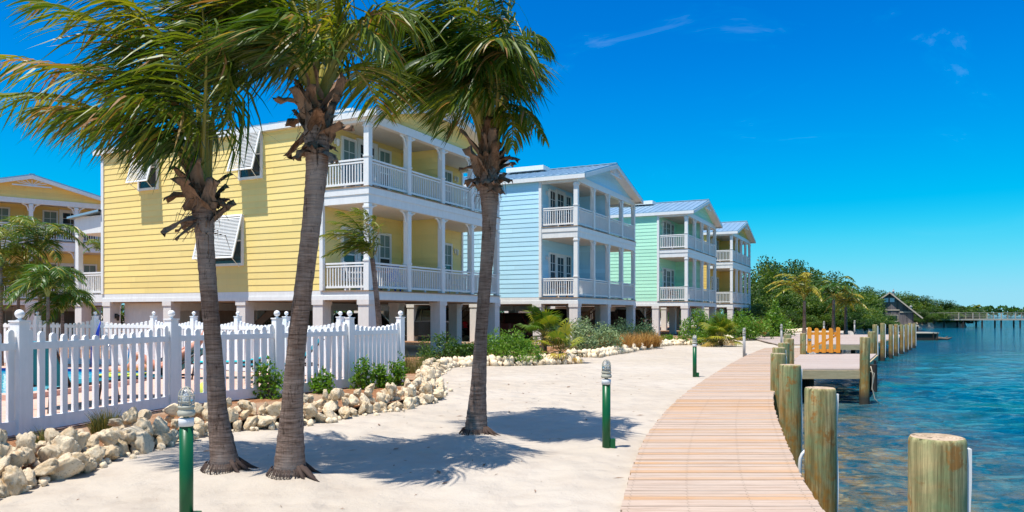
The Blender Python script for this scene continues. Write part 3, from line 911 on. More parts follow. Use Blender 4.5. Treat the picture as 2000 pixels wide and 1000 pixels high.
H1 = house('large yellow stilt house with louvred shutters, standing behind the pool fence', (-4.62, 24.0), M['yellow'], True, True)
H2 = house('sky blue stilt house next to the yellow house', (3.08, 35.0), M['blue'], False, blind=0)
H3 = house('mint green stilt house between the blue and the farthest yellow house', (11.2, 47.5), M['green'], False, blind=0)
H4 = house('small looking yellow stilt house at the far end of the row', (17.65, 59.6), M['yellow_deep'], False, blind=.0)
H5 = house('yellow gabled house set back behind the small palms and pool', (-30.8, 39.3), M['yellow'], False, ang=R(40))

# ------------------------------------------------------------------ boardwalk and docks
BL = [(-.1,-4),(.05,0),(.35,3),(.89,6.16),(1.58,9.1),(2.35,11.6),(3.38,14.6),(5.4,19.7),(8.3,26.7),(11.3,33.2)]
BR = [(1.45,-4),(1.65,0),(2.0,3),(2.48,6.16),(3.35,9.1),(4.1,11.6),(5.1,14.6),(7.2,19.7),(10.2,26.7),(13.4,33.2)]
def lerp_path(P, s):
    ys = [p[1] for p in P]
    return Vector((np.interp(s, ys, [p[0] for p in P]), s))
def smooth_path(P, n=3):
    P = [Vector(p) for p in P]
    for _ in range(n):
        Q = [P[0]]
        for a, b in zip(P[:-1], P[1:]): Q += [a * .75 + b * .25, a * .25 + b * .75]
        Q.append(P[-1]); P = Q
    return P
BLs, BRs = smooth_path(BL), smooth_path(BR)
mb = MB()
y = -3.5
rw = random.Random(3)
while y < 33.0:
    a, b = y + .0035, y + .1015
    tw = .10 * math.cos(y * .4)
    l0, l1, r0, r1 = lerp_path(BLs, a), lerp_path(BLs, b), lerp_path(BRs, a - .0), lerp_path(BRs, b - .0)
    j0, j1, dz = rw.uniform(-.012, .012), rw.uniform(-.012, .012), rw.uniform(-.003, .003)
    t, u = .075 + dz, .03
    vs = [(l0.x+j0, l0.y, u), (r0.x+j1, r0.y, u), (r1.x+j1, r1.y, u), (l1.x+j0, l1.y, u),
          (l0.x+j0, l0.y, t), (r0.x+j1, r0.y, t), (r1.x+j1, r1.y, t), (l1.x+j0, l1.y, t)]
    mb.add(vs, [(0,3,2,1),(4,5,6,7),(0,1,5,4),(1,2,6,5),(2,3,7,6),(3,0,4,7)], rw.random())
    # two screw heads over each hidden joist
    if y < 14:
        for f in (.04, .34, .66, .96):
            for e in (.03, .078):
                p = l0.lerp(r0, f)
                mb.add([(p.x-.004, y+e-.004, t+.0015), (p.x+.004, y+e-.004, t+.0015), (p.x+.004, y+e+.004, t+.0015), (p.x-.004, y+e+.004, t+.0015)], [(0,1,2,3)], 0, 1)
    y += .105
bw = tag(mb.build('boardwalk', [M['boardwalk'], M['darkwood']]), 'curving timber boardwalk along the water', kind='structure')
# stringer and short posts under the seaward edge
mb = MB()
pts = [lerp_path(BRs, yy) for yy in np.arange(-3, 33, .6)]
for a, b in zip(pts[:-1], pts[1:]):
    mb.bar((a.x - .12, a.y, -.075), (b.x - .12, b.y, -.075), .06, .2)
mb.build('edge_beam', M['beam'], bw)
for yy in np.arange(2.0, 32, 1.6):
    p = lerp_path(BRs, yy)
    mb = MB(); mb.tube([(p.x-.14, p.y, -1.7), (p.x-.14, p.y, -.18)], .09, 10); mb.build('support_post', M['pile'], bw)

def dock(label, quad, planks_along, piles, edge):
    """timber platform: quad corner list, front edge first"""
    e = thing('timber_dock', label, 'dock', (quad[0][0], quad[0][1], 0))
    o = Vector(quad[0]); q = [Vector(p) - o for p in quad]
    mb = MB(); n = max(4, int(planks_along))
    def Lp(k, f):   # left / right edge
        return q[0].lerp(q[3], f) if k == 0 else q[1].lerp(q[2], f)
    for i in range(n):
        f0, f1 = (i + .02) / n, (i + .97) / n
        a, b, c, d_ = Lp(0, f0), Lp(1, f0), Lp(1, f1), Lp(0, f1)
        vs = [(p.x, p.y, z) for z in (.028, .070) for p in (a, b, c, d_)]
        mb.add(vs, [(0,3,2,1),(4,5,6,7),(0,1,5,4),(1,2,6,5),(2,3,7,6),(3,0,4,7)], random.random())
    mb.build('deck', M['dockwood'], e)
    for i in edge:
        a, b = q[i], q[(i+1) % 4]
        mb = MB(); c = (q[0]+q[1]+q[2]+q[3]) / 4
        dn = (c - (a+b)/2).normalized() * -.02
        mb.bar((a.x+dn.x, a.y+dn.y, -.095), (b.x+dn.x, b.y+dn.y, -.095), .07, .24)
        mb.build('fascia_beam', M['beam'], e)
    for (x, y_) in piles:
        mb = MB(); mb.tube([(x-o.x, y_-o.y, -2), (x-o.x, y_-o.y, -.02)], .11, 10); mb.build('support_pile', M['darkwood'], e)
    return e
dock('near timber dock beside the curving boardwalk, with the orange gate on it', [(7.55,20.9),(9.75,20.9),(13.9,28.4),(10.6,28.4)], 54,
     [(8.6,21.5),(9.2,23.5),(11.6,23.9),(12.6,26),(9.6,26)], (0, 1, 2))
dock('far timber dock beyond the orange gate, lined with piles', [(13.2,37.0),(17.7,37.0),(28.2,53.0),(16.0,53.0)], 110,
     [(16.5,37.6),(17.4,38),(20,41.5),(23,46),(26,50.5)], (0, 1))

# ------------------------------------------------------------------ piles with white strips
def pile(label, x, y, r, top, bottom=-2.0, strip=(1, .35), group='mooring piles', lean=(0, 0), seed=0, zs=None):
    e = thing('mooring_pile', label, 'pile', (x, y, 0), 0, group)
    rr = random.Random(seed)
    n = 28
    def ring(z, rad, b):
        return [((rad * (1 + .025 * math.sin(2*a+seed) + .018 * math.sin(5*a+seed*2 + z*2))) * math.cos(a) + lean[0]*z,
                 (rad * (1 + .025 * math.sin(2*a+seed) + .018 * math.sin(5*a+seed*2 + z*2))) * math.sin(a) + lean[1]*z, z)
                for a in [2*PI*k/n for k in range(n)]]
    mb = MB()
    zl = list(np.linspace(bottom, top-.03, 12)) + [top - .012, top]
    b0 = 0
    for i, z in enumerate(zl):
        rad = r * (1.03 - .04 * (z - bottom) / (top - bottom))
        if i == len(zl)-2: rad *= .975
        if i == len(zl)-1: rad *= .93
        mb.v += ring(z, rad, 0)
    for i in range(len(zl)-1):
        for k in range(n):
            mb.f.append((i*n+k, i*n+(k+1)%n, (i+1)*n+(k+1)%n, (i+1)*n+k)); mb.a.append(.5); mb.m.append(0)
    mb.f.append(tuple((len(zl)-1)*n + k for k in range(n))); mb.a.append(.5); mb.m.append(1)
    o = mb.build('pile_body', [M['pile'], M['piletop']], e, False)
    me = o.data
    sm = [len(p.vertices) == 4 for p in me.polygons]; me.polygons.foreach_set('use_smooth', sm)
    if strip:
        an = strip[1]; c = Vector((math.cos(an), math.sin(an), 0)) * (r * 1.03)
        mb = MB()
        pts = []
        zt = top - .06; zb = strip[2] if len(strip) > 2 else -.6
        N = 9
        for k in range(N):
            f = k / (N-1); z = zt + (zb - zt) * f
            off = c * (1 + .05 * math.sin(f * 9 + seed))
            pts.append(off + Vector((lean[0]*z, lean[1]*z, z)))
        s_ = max(.016, r * .16) * (2.2 if len(strip) > 2 else 1)
        for a_, b_ in zip(pts[:-1], pts[1:]):
            mb.bar(a_, b_, s_ * 2.0, s_, .5, 0, up=c)
        mb.build('guard_strip', M['pvc'], e)
    return e
NEAR = [('thick cut pile nearest the camera, standing in the water by itself', 2.44, 4.28, .15, .935),
        ('tall green brown pile second from the camera, beside the boardwalk edge', 3.17, 7.66, .15, .875),
        ('orange stained pile with frayed flat top, third from the camera', 4.07, 10.9, .15, .885),
        ('pale topped pile just behind the orange stained one', 5.36, 15.0, .15, .825),
        ('short looking pile fifth along the boardwalk edge', 6.27, 17.5, .15, .825),
        ('green topped pile sixth along the boardwalk edge', 7.30, 20.0, .15, .83)]
for i, (lb, x, y, r, top) in enumerate(NEAR):
    pile(lb, x, y, r, top, strip=(1, -.25) if i < 5 else None, seed=i+1, group='piles along the boardwalk')
pile('dark green pile against the boardwalk, seventh along its edge', 8.32, 22.4, .15, .86, strip=None, seed=8, group='piles along the boardwalk')
pile('slim tall green pile at the inner edge of the near dock', 8.95, 24.2, .118, .93, strip=None, seed=9, group='piles along the boardwalk')
pile('stained pile at the outer front corner of the near dock, trailing a rope', 9.87, 20.85, .135, .96, strip=None, seed=11, lean=(.006, 0))
pile('green pile at the outer back corner of the near dock', 13.95, 28.9, .14, .90, strip=None, seed=12)
pile('green pile holding the hinges of the orange gate', 10.98, 28.1, .11, .86, strip=None, seed=13)
mb = MB()
mb.tube([(.13, -.08, .15), (.19, -.09, -.1), (.16, -.10, -.45), (.22, -.12, -.75), (.36, -.18, -.93)], .012, 6)
mb.tube([(.13, -.06, .0), (.24, -.06, -.05), (.20, -.08, -.3), (.15, -.08, -.5), (.26, -.1, -.6)], .010, 6)
tag(mb.build('mooring_rope', M['rope'], None, True, (9.87, 20.85, 0)), 'loose pale rope hanging down the stained dock corner pile', 'rope')
mb = MB()
pts = [(3.46 + .10 * math.cos(a), 8.7, -.12 + .16 * math.sin(a)) for a in np.linspace(PI, -.1, 9)]
mb.tube([(3.36, 8.7, -.75)] + pts + [(3.56, 8.7, -.8)], .02, 8)
tag(mb.build('hose_loop', M['pvc'], None, True), 'pale hose loop bent over the boardwalk edge beside the second pile', 'hose')

ROW = [(1709, 37.6, .0, 634, 'white strip'), (1724, 39.4, .13, 631, ''), (1740, 41.6, .12, 634, ''), (1750, 43.6, .12, 633, ''),
       (1761, 45.8, .12, 634, ''), (1770, 48.2, .11, 633, ''), (1777, 50.6, .12, 631, ''), (1785, 53.2, .13, 632, '')]
names = ['first', 'second', 'third', 'fourth', 'fifth', 'sixth', 'seventh', 'last']
for i, (px, Y_, r, ty, nn) in enumerate(ROW):
    p = AT(px, ty, Y_)
    pile('greenish pile with white guard strip, %s in the row along the far dock' % names[i], p.x, Y_, (r or .13) * .9, p.z, strip=(1, -.35, -.75), seed=20+i, group='row of piles along the far dock')

# gate on the near dock
g = thing('picket_gate', 'bright orange picket gate standing open on the near dock', 'gate', (11.12, 28.05, .07))
Lg = 1.22
mb = MB()
for k in range(5):
    x = .07 + k * (Lg - .14) / 4; h_ = 1.0 - .05 * math.sin(PI * k / 4) + .02
    mb.v_ = None
    mb.box(x-.075, x+.075, -.04, -.01, .06, h_ - .07, random.random())
    n = 8; b = len(mb.v)
    ps = [(x + .075*math.cos(a), h_ - .07 + .075*math.sin(a)) for a in np.linspace(0, PI, n)]
    vs = [(p, -.04, q) for p, q in ps] + [(p, -.01, q) for p, q in ps]
    mb.add(vs, [tuple(range(n-1, -1, -1)) if 0 else tuple(range(n)), tuple(range(2*n-1, n-1, -1))] + [(k2+n, k2+n+1, k2+1, k2) for k2 in range(n-1)], .5)
mb.build('picket_panel', M['orangewood'], g)
for z in (.14, .78):
    mb = MB(); mb.box(0, Lg, -.008, .035, z-.05, z+.05); mb.build('cross_rail', M['orangewood'], g)
mb = MB(); mb.bar((.06, .015, .2), (Lg-.06, .015, .74), .03, .07); mb.build('brace', M['orangewood'], g)
mb = MB(); mb.box(.0, .12, -.055, -.042, .52, .58); mb.tube([(.02, -.07, .5), (.02, -.07, .6)], .014, 6); mb.build('latch', M['chrome'], g)

# ------------------------------------------------------------------ lamp bollards
def bollard(label, x, y, post_mat, hgt=1.085):
    e = thing('lamp_bollard', label, 'path light', (x, y, 0), 0, 'caged lamps along the boardwalk')
    r = .05
    hp = hgt - .30
    mb = MB(); mb.lathe([(r, -.1), (r, hp)], 20); mb.build('post', post_mat, e, True)
    mb = MB(); mb.box(.045, .105, -.03, .03, .0, .13); mb.build('junction_box', post_mat, e)
    mb = MB(); mb.lathe([(.056, hp), (.056, hp+.055), (.05, hp+.06)], 20); mb.build('collar', M['pvc'] if post_mat is M['green_post'] else post_mat, e, True)
    mb = MB(); mb.lathe([(.022, hp+.06), (.022, hp+.075), (.058, hp+.077), (.064, hp+.09), (.064, hp+.112), (.056, hp+.117), (.054, hp+.135), (.060, hp+.137), (.060, hp+.152), (.05, hp+.156)], 20)
    mb.build('lamp_base', M['cast'], e, True)
    z0 = hp + .157
    mb = MB(); mb.lathe([(.044, z0), (.046, z0+.06), (.042, z0+.095), (.03, z0+.118), (.012, z0+.127)], 20); mb.build('glass_dome', M['lampglass'], e, True)
    mb = MB(); mb.lathe([(.02, z0+.003), (.026, z0+.05), (.018, z0+.08), (.006, z0+.088)], 12); mb.build('bulb', M['pvc'], e, True)
    mb = MB()
    for k in range(3):
        a = PI * k / 3 + .3; c, s_ = math.cos(a), math.sin(a)
        pr = [(.055, z0-.005), (.055, z0+.065), (.050, z0+.10), (.033, z0+.128), (.0, z0+.141)]
        pts = [(c*q, s_*q, z) for q, z in pr] + [(-c*q, -s_*q, z) for q, z in reversed(pr[:-1])]
        mb.tube(pts, .0038, 6)
    for zz in (z0+.03, z0+.072):
        mb.tube([(.055*math.cos(a), .055*math.sin(a), zz) for a in np.linspace(0, 2*PI, 17)], .0038, 6)
    mb.build('wire_cage', M['cast'], e, True)
    return e
bollard('green post lamp in the near sand, in front of the palm trunk and rocks', -2.483, 5.68, M['green_post'])
bollard('green post lamp alone in the sand at the end of the palm shadow', 1.135, 8.96, M['green_post'])
bollard('green post lamp farther along the path, before the fan palm clump', 4.61, 18.8, M['green_post'])
bollard('grey post lamp at the far bend of the boardwalk', 8.6, 27.6, M['grey_post'])
bollard('slim grey lamp behind the cluster of boardwalk piles', 13.2, 36.5, M['grey_post'])
bollard('small grey lamp standing just behind the orange gate', 20.1, 48, M['grey_post'])
bollard('farthest grey lamp, in front of the dark mangroves', 24.6, 53.5, M['grey_post'])

# ------------------------------------------------------------------ picket fences
def picket_run(parent, A, B, n, zr, dip, pw=.085, base=.13, h_end=1.33):
    A, B = Vector(A), Vector(B); L = (B - A).length; d_ = (B - A) / L
    an = math.atan2(d_.y, d_.x)
    mb = MB()
    for k in range(n):
        x = (k + .75) * L / (n + .5); f = 2 * x / L - 1
        top = h_end - dip * (1 - f * f)
        q = pw / 2; t = .019
        mb.box(x-q, x+q, -t, t, .15, top - q)
        m = 7
        ps = [(x + q*math.cos(a), top - q + q*math.sin(a)) for a in np.linspace(0, PI, m)]
        vs = [(p, -t, z) for p, z in ps] + [(p, t, z) for p, z in ps]
        mb.add(vs, [tuple(range(m)), tuple(range(2*m-1, m-1, -1))] + [(i+m, i+m+1, i+1, i) for i in range(m-1)], .5)
    mb.build('picket_panel', M['fence_white'], parent, False, (A.x, A.y, base), (0, 0, an))
    for z0, z1 in ((zr-.045, zr+.045), (.02, .19)):
        mb = MB(); mb.box(.04, L-.04, -.028, .028, z0, z1)
        mb.build('rail', M['fence_white'], parent, False, (A.x, A.y, base), (0, 0, an))

def fence_post(parent, x, y, an, s=.13, h=1.42, base=.13, ball=.05):
    mb = MB(); q = s / 2
    mb.box(-q, q, -q, q, -.1, h)
    mb.box(-q-.012, q+.012, -q-.012, q+.012, h, h+.02)
    o = mb.build('post', M['fence_white'], parent, False, (x, y, base), (0, 0, an))
    mb = MB()
    mb.lathe([(q*.8, h+.02), (.022, h+.03), (.02, h+.045)] + [(ball*math.sin(a), h+.045+ball-ball*math.cos(a)) for a in np.linspace(.42, 3.1, 9)], 16)
    mb.build('ball_cap', M['fence_white'], o, True)

P1, P2, P3, P4, P5 = (-6.08, 9.2), (-5.44, 11.9), (-4.26, 13.5), (-3.27, 15.0), (-2.44, 16.3)
P0 = (-6.75, 6.6)
QB = (-10.1, 21.0)
fz = thing('picket_fence', 'white picket fence with ball capped posts just behind the rock border', 'fence', (0, 0, 0))
line = [P0, P1, P2, P3, P4, P5]
for a, b, n in zip(line[:-1], line[1:], (15, 15, 12, 11, 12)):
    picket_run(fz, a, b, n, 1.10, .13)
for i, p in enumerate(line):
    a = line[max(0, i-1)]; b = line[min(len(line)-1, i+1)]
    fence_post(fz, p[0], p[1], math.atan2(b[1]-a[1], b[0]-a[0]), .145 if i < 3 else .13, 1.40 + .0 * i, ball=.055)
fb = thing('picket_fence', 'white picket fence on the far side of the pool in front of the houses', 'fence', (0, 0, 0))
bl = [Vector(P5).lerp(Vector(QB), k / 5) for k in range(6)] + [Vector((-12.0, 21.45)), Vector((-13.95, 21.9)), Vector((-15.9, 22.35)), Vector((-17.8, 22.8)), Vector((-19.8, 23.3))]
for a, b in zip(bl[:-1], bl[1:]):
    picket_run(fb, a, b, 13, 1.12, .13, .08)
for i, p in enumerate(bl[1:]):
    fence_post(fb, p.x, p.y, math.atan2(-.5, .86), .13, 1.40, ball=.05)

# ------------------------------------------------------------------ pool yard
tag(flat_poly('pool_deck', [(-6.6,7.2),(-5.95,9.3),(-5.3,11.95),(-4.15,13.55),(-3.15,15.05),(-2.5,16.25),(-10.0,20.8),(-20,23.1),(-20,7.2)], .142, M['paver']), 'pink paved pool deck', kind='structure')
POOL = [(-15.0,13.0),(-8.6,13.0),(-8.2,15.0),(-8.6,18.4),(-15.0,19.2)]
e = thing('swimming_pool', 'turquoise swimming pool behind the white picket fence', 'pool', (0, 0, 0))
o = flat_poly('pool_water', POOL, .165, M['pool']); o.parent = e
mb = MB(); mt = MB()
cen = Vector((-12, 16))
for a, b in zip(POOL, POOL[1:] + POOL[:1]):
    a, b = Vector(a), Vector(b); out = ((a+b)/2 - cen).normalized()
    mb.bar((a.x+out.x*.14, a.y+out.y*.14, .19), (b.x+out.x*.14, b.y+out.y*.14, .19), .28, .10)
    mt.bar((a.x-out.x*.02, a.y-out.y*.02, .195), (b.x-out.x*.02, b.y-out.y*.02, .195), .03, .075)
mb.build('coping', M['coping'], e); mt.build('tile_band', M['tile'], e)
mb = MB()
for dx in (0, .55):
    mb.tube([(-9.9+dx, 18.1, .1), (-9.9+dx, 18.2, .75), (-9.9+dx, 18.5, 1.0), (-9.9+dx, 19.0, .95), (-9.9+dx, 19.3, .6), (-9.9+dx, 19.3, .1)], .022, 8)
mb.build('pool_handrail', M['chrome'], e, True)

def lounger(label, x, y, rz, back=R(35), mat='teal', scale=1.0):
    e = thing('sun_lounger', label, 'sun lounger', (x, y, .142), rz, 'loungers by the pool')
    zs = .36
    mb = MB(); mb.box(-1.15, 0, -.3, .3, zs, zs+.025); mb.build('seat', M[mat], e)
    mb = MB()
    c, s_ = math.cos(back), math.sin(back)
    mb.bar((0.02, 0, zs+.02), (.78*c, 0, zs+.02+.78*s_), .6, .03); mb.build('backrest', M[mat], e)
    for sy in (-1, 1):
        mb = MB(); mb.tube([(-1.2, sy*.32, zs), (.0, sy*.32, zs), (.45, sy*.32, zs)], .02, 8)
        mb.tube([(0, sy*.32, zs), (.8*c, sy*.32, zs+.8*s_)], .02, 8)
        mb.build('side_rail', M['lounger_frame'], e, True)
        for xx in (-1.0, .4):
            mb = MB(); mb.tube([(xx, sy*.32, zs), (xx + (.05 if xx > 0 else -.05), sy*.33, 0)], .02, 8); mb.build('leg', M['lounger_frame'], e, True)
    return e
lounger('teal lounger with raised back seen from behind, nearest to the fence', -7.15, 11.6, R(-100), R(62))
lounger('teal lounger carrying the sunbather and a lime towel', -6.15, 13.35, R(8), R(38))
lounger('empty teal lounger near the corner of the pool yard', -4.75, 16.4, R(20), R(45))
lounger('flat teal lounger with a turquoise towel, behind the palm trunk', -6.2, 17.2, R(12), R(10), 'turq')
mb = MB()
for k in range(9):
    x0 = -1.18 + k*.085
    mb.box(x0, x0+.09, -.29, .29, .392 + .012*math.sin(k*1.7), .41 + .012*math.sin(k*1.7))
tag(mb.build('beach_towel', M['lime'], None, False, (-6.15, 13.35, .142), (0, 0, R(8))), 'lime green towel spread on the lounger under the sunbather legs', 'towel')

# the sunbather: one skinned body
def skin_body(name, chains, mat, parent, sub=2):
    vs, es, rs = [], [], []; key = {}
    for ch in chains:
        prev = None
        for (p, r) in ch:
            k = tuple(round(c, 3) for c in p)
            if k not in key:
                key[k] = len(vs); vs.append(p); rs.append(r)
            i = key[k]
            if prev is not None: es.append((prev, i))
            prev = i
    me = bpy.data.meshes.new(name); me.from_pydata(vs, es, []); me.update()
    o = bpy.data.objects.new(name, me); COL.objects.link(o)
    sk = o.modifiers.new('skin', 'SKIN')
    for i, r in enumerate(rs): me.skin_vertices[0].data[i].radius = r if hasattr(r, '__len__') else (r, r)
    me.skin_vertices[0].data[0].use_root = True
    sb = o.modifiers.new('sub', 'SUBSURF'); sb.levels = sub; sb.render_levels = sub
    dg = bpy.context.evaluated_depsgraph_get()
    m2 = bpy.data.meshes.new_from_object(o.evaluated_get(dg))
    bpy.data.objects.remove(o)
    m2.materials.clear(); m2.materials.append(mat)
    m2.polygons.foreach_set('use_smooth', [True] * len(m2.polygons))
    return link(name, m2, parent)
pz = .42
hip = ((-.10, 0, pz+.10), (.16, .12))
chains = [[hip, ((.08, 0, pz+.20), (.14, .11)), ((.26, 0, pz+.34), (.155, .11)), ((.42, 0, pz+.46), (.15, .10)), ((.50, 0, pz+.53), (.07, .07)), ((.56, 0, pz+.60), (.055, .055)), ((.63, 0, pz+.70), (.085, .078)), ((.68, 0, pz+.80), (.075, .07))]]
for s_ in (-1, 1):
    kz = .36 if s_ < 0 else .10
    kx = -.48 if s_ < 0 else -.58
    fx = -.72 if s_ < 0 else -1.0
    chains.append([hip, ((-.18, s_*.10, pz+.11), .092), ((kx, s_*.13, pz+kz), .062), ((fx+.12, s_*.13, pz+.16 if s_ < 0 else pz+.06), .05), ((fx, s_*.13, pz+.045), .038), ((fx-.13, s_*.14, pz+.10), .03)])
    sh = ((.42, 0, pz+.46), (.15, .10))
    ar = [sh, ((.40, s_*.18, pz+.44), .058), ((.20, s_*.29, pz+.30), .045), ((.0, s_*.27, pz+.16), .036), ((-.07, s_*.25, pz+.13), (.036, .02))]
    chains.append(ar)
    for f in range(5):
        oy = (f - 2) * .016
        chains.append([ar[-1], ((-.11 - .004*(2-abs(f-2)), s_*(.25)+oy, pz+.125), .009), ((-.145 - .008*(2-abs(f-2)), s_*.25+oy*1.2, pz+.11), .007)])
pe = thing('person', 'sunbather in black swimwear lying on a teal lounger with one knee raised', 'person', (-6.15, 13.35, .142), R(8))
skin_body('body', chains, M['skin'], pe)
mb = MB()
mb.lathe([(.03, .115), (.075, .09), (.095, .03), (.088, -.03), (.05, -.07)], 14)
mb.build('hair', M['hair'], pe, True, (.70, 0, pz+.78), (0, R(35), 0))
mb = MB(); mb.tube([(-.17, 0, pz+.10), (-.06, 0, pz+.125), (.02, 0, pz+.165)], [.135, .165, .155], 16); mb.build('swim_shorts', M['swim'], pe, True)
mb = MB(); mb.lathe([(.18*math.sin(a), .18 - .18*math.cos(a)) for a in np.linspace(.1, 3.05, 10)], 16)
tag(mb.build('beach_ball', M['lime'], None, True, (-5.12, 12.55, .142)), 'lime yellow ball on the pavers at the foot of the fence', 'ball')
# folded toys against the far fence
mb = MB(); mb.tube([(0, 0, 0), (.05, 0, .5), (.16, 0, 1.0), (.22, 0, 1.25)], [.05, .09, .04, .01], 8)
tag(mb.build('folded_parasol', M['blueplastic'], None, True, (-11.6, 20.6, .142)), 'small folded blue parasol leaning by the far pool fence', 'parasol')

# ------------------------------------------------------------------ palms
WIND = Vector((-.97, -.10, -.10)).normalized()

def bez(P, t):
    u = 1 - t
    return P[0]*u*u + P[1]*(2*u*t) + P[2]*(t*t)
def bezt(P, t):
    return ((P[1]-P[0])*(2*(1-t)) + (P[2]-P[1])*(2*t)).normalized()

def frond(parent, P, rng, npair=46, Lmax=.75, wd=.029, windw=.55, droop=.35, tint=.35, t0=.2, mats=None, rad=.03, spread=1.0, dry=.06):
    """one pinnate leaf: rachis along the curve P, narrow leaflets on both sides bent by wind and weight"""
    P = [Vector(p) for p in P]
    mb = MB()
    ts = [i / 9 for i in range(10)]
    mb.tube([bez(P, t) for t in ts], [rad * (1.9 - 6*t) if t < .15 else rad * (1 - .88 * t) for t in ts], 6, .5, 1)
    tone = tint + rng.uniform(-.10, .10)
    for i in range(npair):
        f = (i + rng.random()*.5) / npair
        t = t0 + (1 - t0) * f
        p = bez(P, t); T = bezt(P, t)
        S = T.cross(Vector((0, 0, 1)))
        if S.length < .12: S = T.cross(Vector((.2, 1, .1)))
        S.normalize(); N = S.cross(T)
        if N.z < 0: N = -N
        L = Lmax * (.50 + .50 * math.sin(PI * min(1, .18 + f * .80))) * rng.uniform(.85, 1.12) * (1 - .45 * f**3)
        for sg in (-1, 1):
            d0 = (T * (.45 + .5 * f) + S * sg * .95 * spread + N * rng.uniform(0, .3)).normalized()
            ww = windw * rng.uniform(.7, 1.25)
            d1 = (d0 * (1 - min(.95, ww)) + WIND * ww + Vector((rng.gauss(0, .10), rng.gauss(0, .10), -droop * rng.uniform(.6, 1.4)))).normalized()
            q = p; pts = [q]
            for k, bl in enumerate((.2, .6, .95, 1.1)):
                d = d0.lerp(d1, bl) + Vector((0, 0, -.10 * k * droop)); d.normalize()
                q = q + d * (L / 4); pts.append(q)
            wv = d1.cross(Vector((rng.gauss(0, .6), rng.gauss(0, .6), 1))).normalized()
            w_ = wd * rng.uniform(.75, 1.15)
            col = min(1, max(0, tone + rng.gauss(0, .10) + (.55 if rng.random() < dry else 0)))
            ws = (.55, 1, .9, .55)
            vs = []
            for k in range(4): vs += [pts[k] - wv*w_*.5*ws[k], pts[k] + wv*w_*.5*ws[k]]
            vs.append(pts[4])
            mb.add(vs, [(0,1,3,2), (2,3,5,4), (4,5,7,6), (6,7,8)], col, 0)
    return mb.build('frond', mats or [M['palmleaf'], M['petiole']], parent)

def palm_trunk(parent, pts, rads, name='trunk', n=20, flare=True, rings=True):
    """pts relative to the root, dense ring bumps"""
    P = [Vector(p) for p in pts]
    L = sum((b-a).length for a, b in zip(P[:-1], P[1:]))
    N = max(8, int(L / .024)) if rings else 16
    # catmull-rom
    def at(u):
        x = u * (len(P)-1); i = min(int(x), len(P)-2); f = x - i
        p0, p1, p2, p3 = P[max(i-1, 0)], P[i], P[i+1], P[min(i+2, len(P)-1)]
        return 0.5*((2*p1) + (p2-p0)*f + (2*p0-5*p1+4*p2-p3)*f*f + (3*p1-p0-3*p2+p3)*f**3), rads[i]*(1-f) + rads[i+1]*f
    mb = MB(); ph = 0
    for j in range(N+1):
        c, r = at(j / N)
        k = (j % 3) / 3.0
        wob = 1 + (.030 * (1 - k) if rings else 0) + .015 * math.sin(j * 1.7)
        for a in range(n):
            an = 2*PI*a/n
            rr = r * wob * (1 + .02*math.sin(3*an + j*.15) + .012*math.sin(7*an + j*.9))
            if flare and j < N*.09: rr *= 1 + .18*(1 - j/(N*.09)) * (.6 + .4*math.sin(6*an+1))
            mb.v.append((c.x + rr*math.cos(an), c.y + rr*math.sin(an), c.z))
    for j in range(N):
        for a in range(n):
            mb.f.append((j*n+a, j*n+(a+1)%n, (j+1)*n+(a+1)%n, (j+1)*n+a)); mb.a.append(.5); mb.m.append(0)
    mb.f.append(tuple(N*n+a for a in range(n))); mb.a.append(.5); mb.m.append(0)
    return mb.build(name, M['trunk'], parent, True)

def sheath(parent, base, dirn, L, wd, curl, rng, name='leaf_sheath', thick=.008):
    """torn, curling fibrous leaf base"""
    base = Vector(base); d = Vector(dirn).normalized()
    side = d.cross(Vector((0, 0, 1)))
    if side.length < .1: side = Vector((0, 1, 0))
    side.normalize(); nrm = side.cross(d).normalized()
    outv = Vector((d.x, d.y, 0)); outv = outv.normalized() if outv.length > .05 else Vector((0, -1, 0))
    mb = MB(); n, m = 7, 5
    grid = []
    p = base.copy(); dd = d.copy()
    for i in range(n):
        f = i / (n-1)
        w_ = wd * (1 - .35*f) * (1 + .25*math.sin(f*5 + rng.random()*3))
        row = []
        for j in range(m):
            g = (j/(m-1) - .5) * 2
            q = p + side * g * w_ * .5 - nrm * (g*g) * wd * .22 + Vector((rng.uniform(-1, 1), rng.uniform(-1, 1), rng.uniform(-1, 1))) * wd * (.05 + .07*f)
            row.append(q)
        grid.append(row)
        dd = (dd + Vector((outv.x*.1, outv.y*.1, -1)) * curl * (0.3 + f)).normalized()
        nrm = side.cross(dd).normalized()
        p = p + dd * (L / (n-1))
    vs = [q for r_ in grid for q in r_]; k = len(vs)
    vs2 = [q + nrm * thick + Vector((0, 0, -thick)) for q in vs]
    fs = []
    for i in range(n-1):
        for j in range(m-1):
            a = i*m + j
            fs.append((a, a+1, a+m+1, a+m)); fs.append((k+a, k+a+m, k+a+m+1, k+a+1))
    for i in range(n-1):
        for j in (0, m-1):
            a = i*m+j; fs.append((a, a+m, k+a+m, k+a))
    a0 = (n-1)*m
    for j in range(m-1): fs.append((a0+j, a0+j+1, k+a0+j+1, k+a0+j))
    mb.add(vs + vs2, fs, rng.random())
    return mb.build(name, M['husk'], parent, True)

def roots(parent, x, y, r, rng, n=70, z=.03):
    mb = MB()
    for k in range(n):
        a = 2*PI*k/n + rng.uniform(-.1, .1); l = rng.uniform(.0, .022)
        c, s_ = math.cos(a), math.sin(a)
        mb.tube([(x+c*r*.9, y+s_*r*.9, z+.10), (x+c*(r+.03), y+s_*(r+.03), z+.03), (x+c*(r+l), y+s_*(r+l), z-.05)], [.0055, .005, .002], 4, rng.random()*.4)
    return mb.build('root_fringe', M['darkbark'], parent, True)

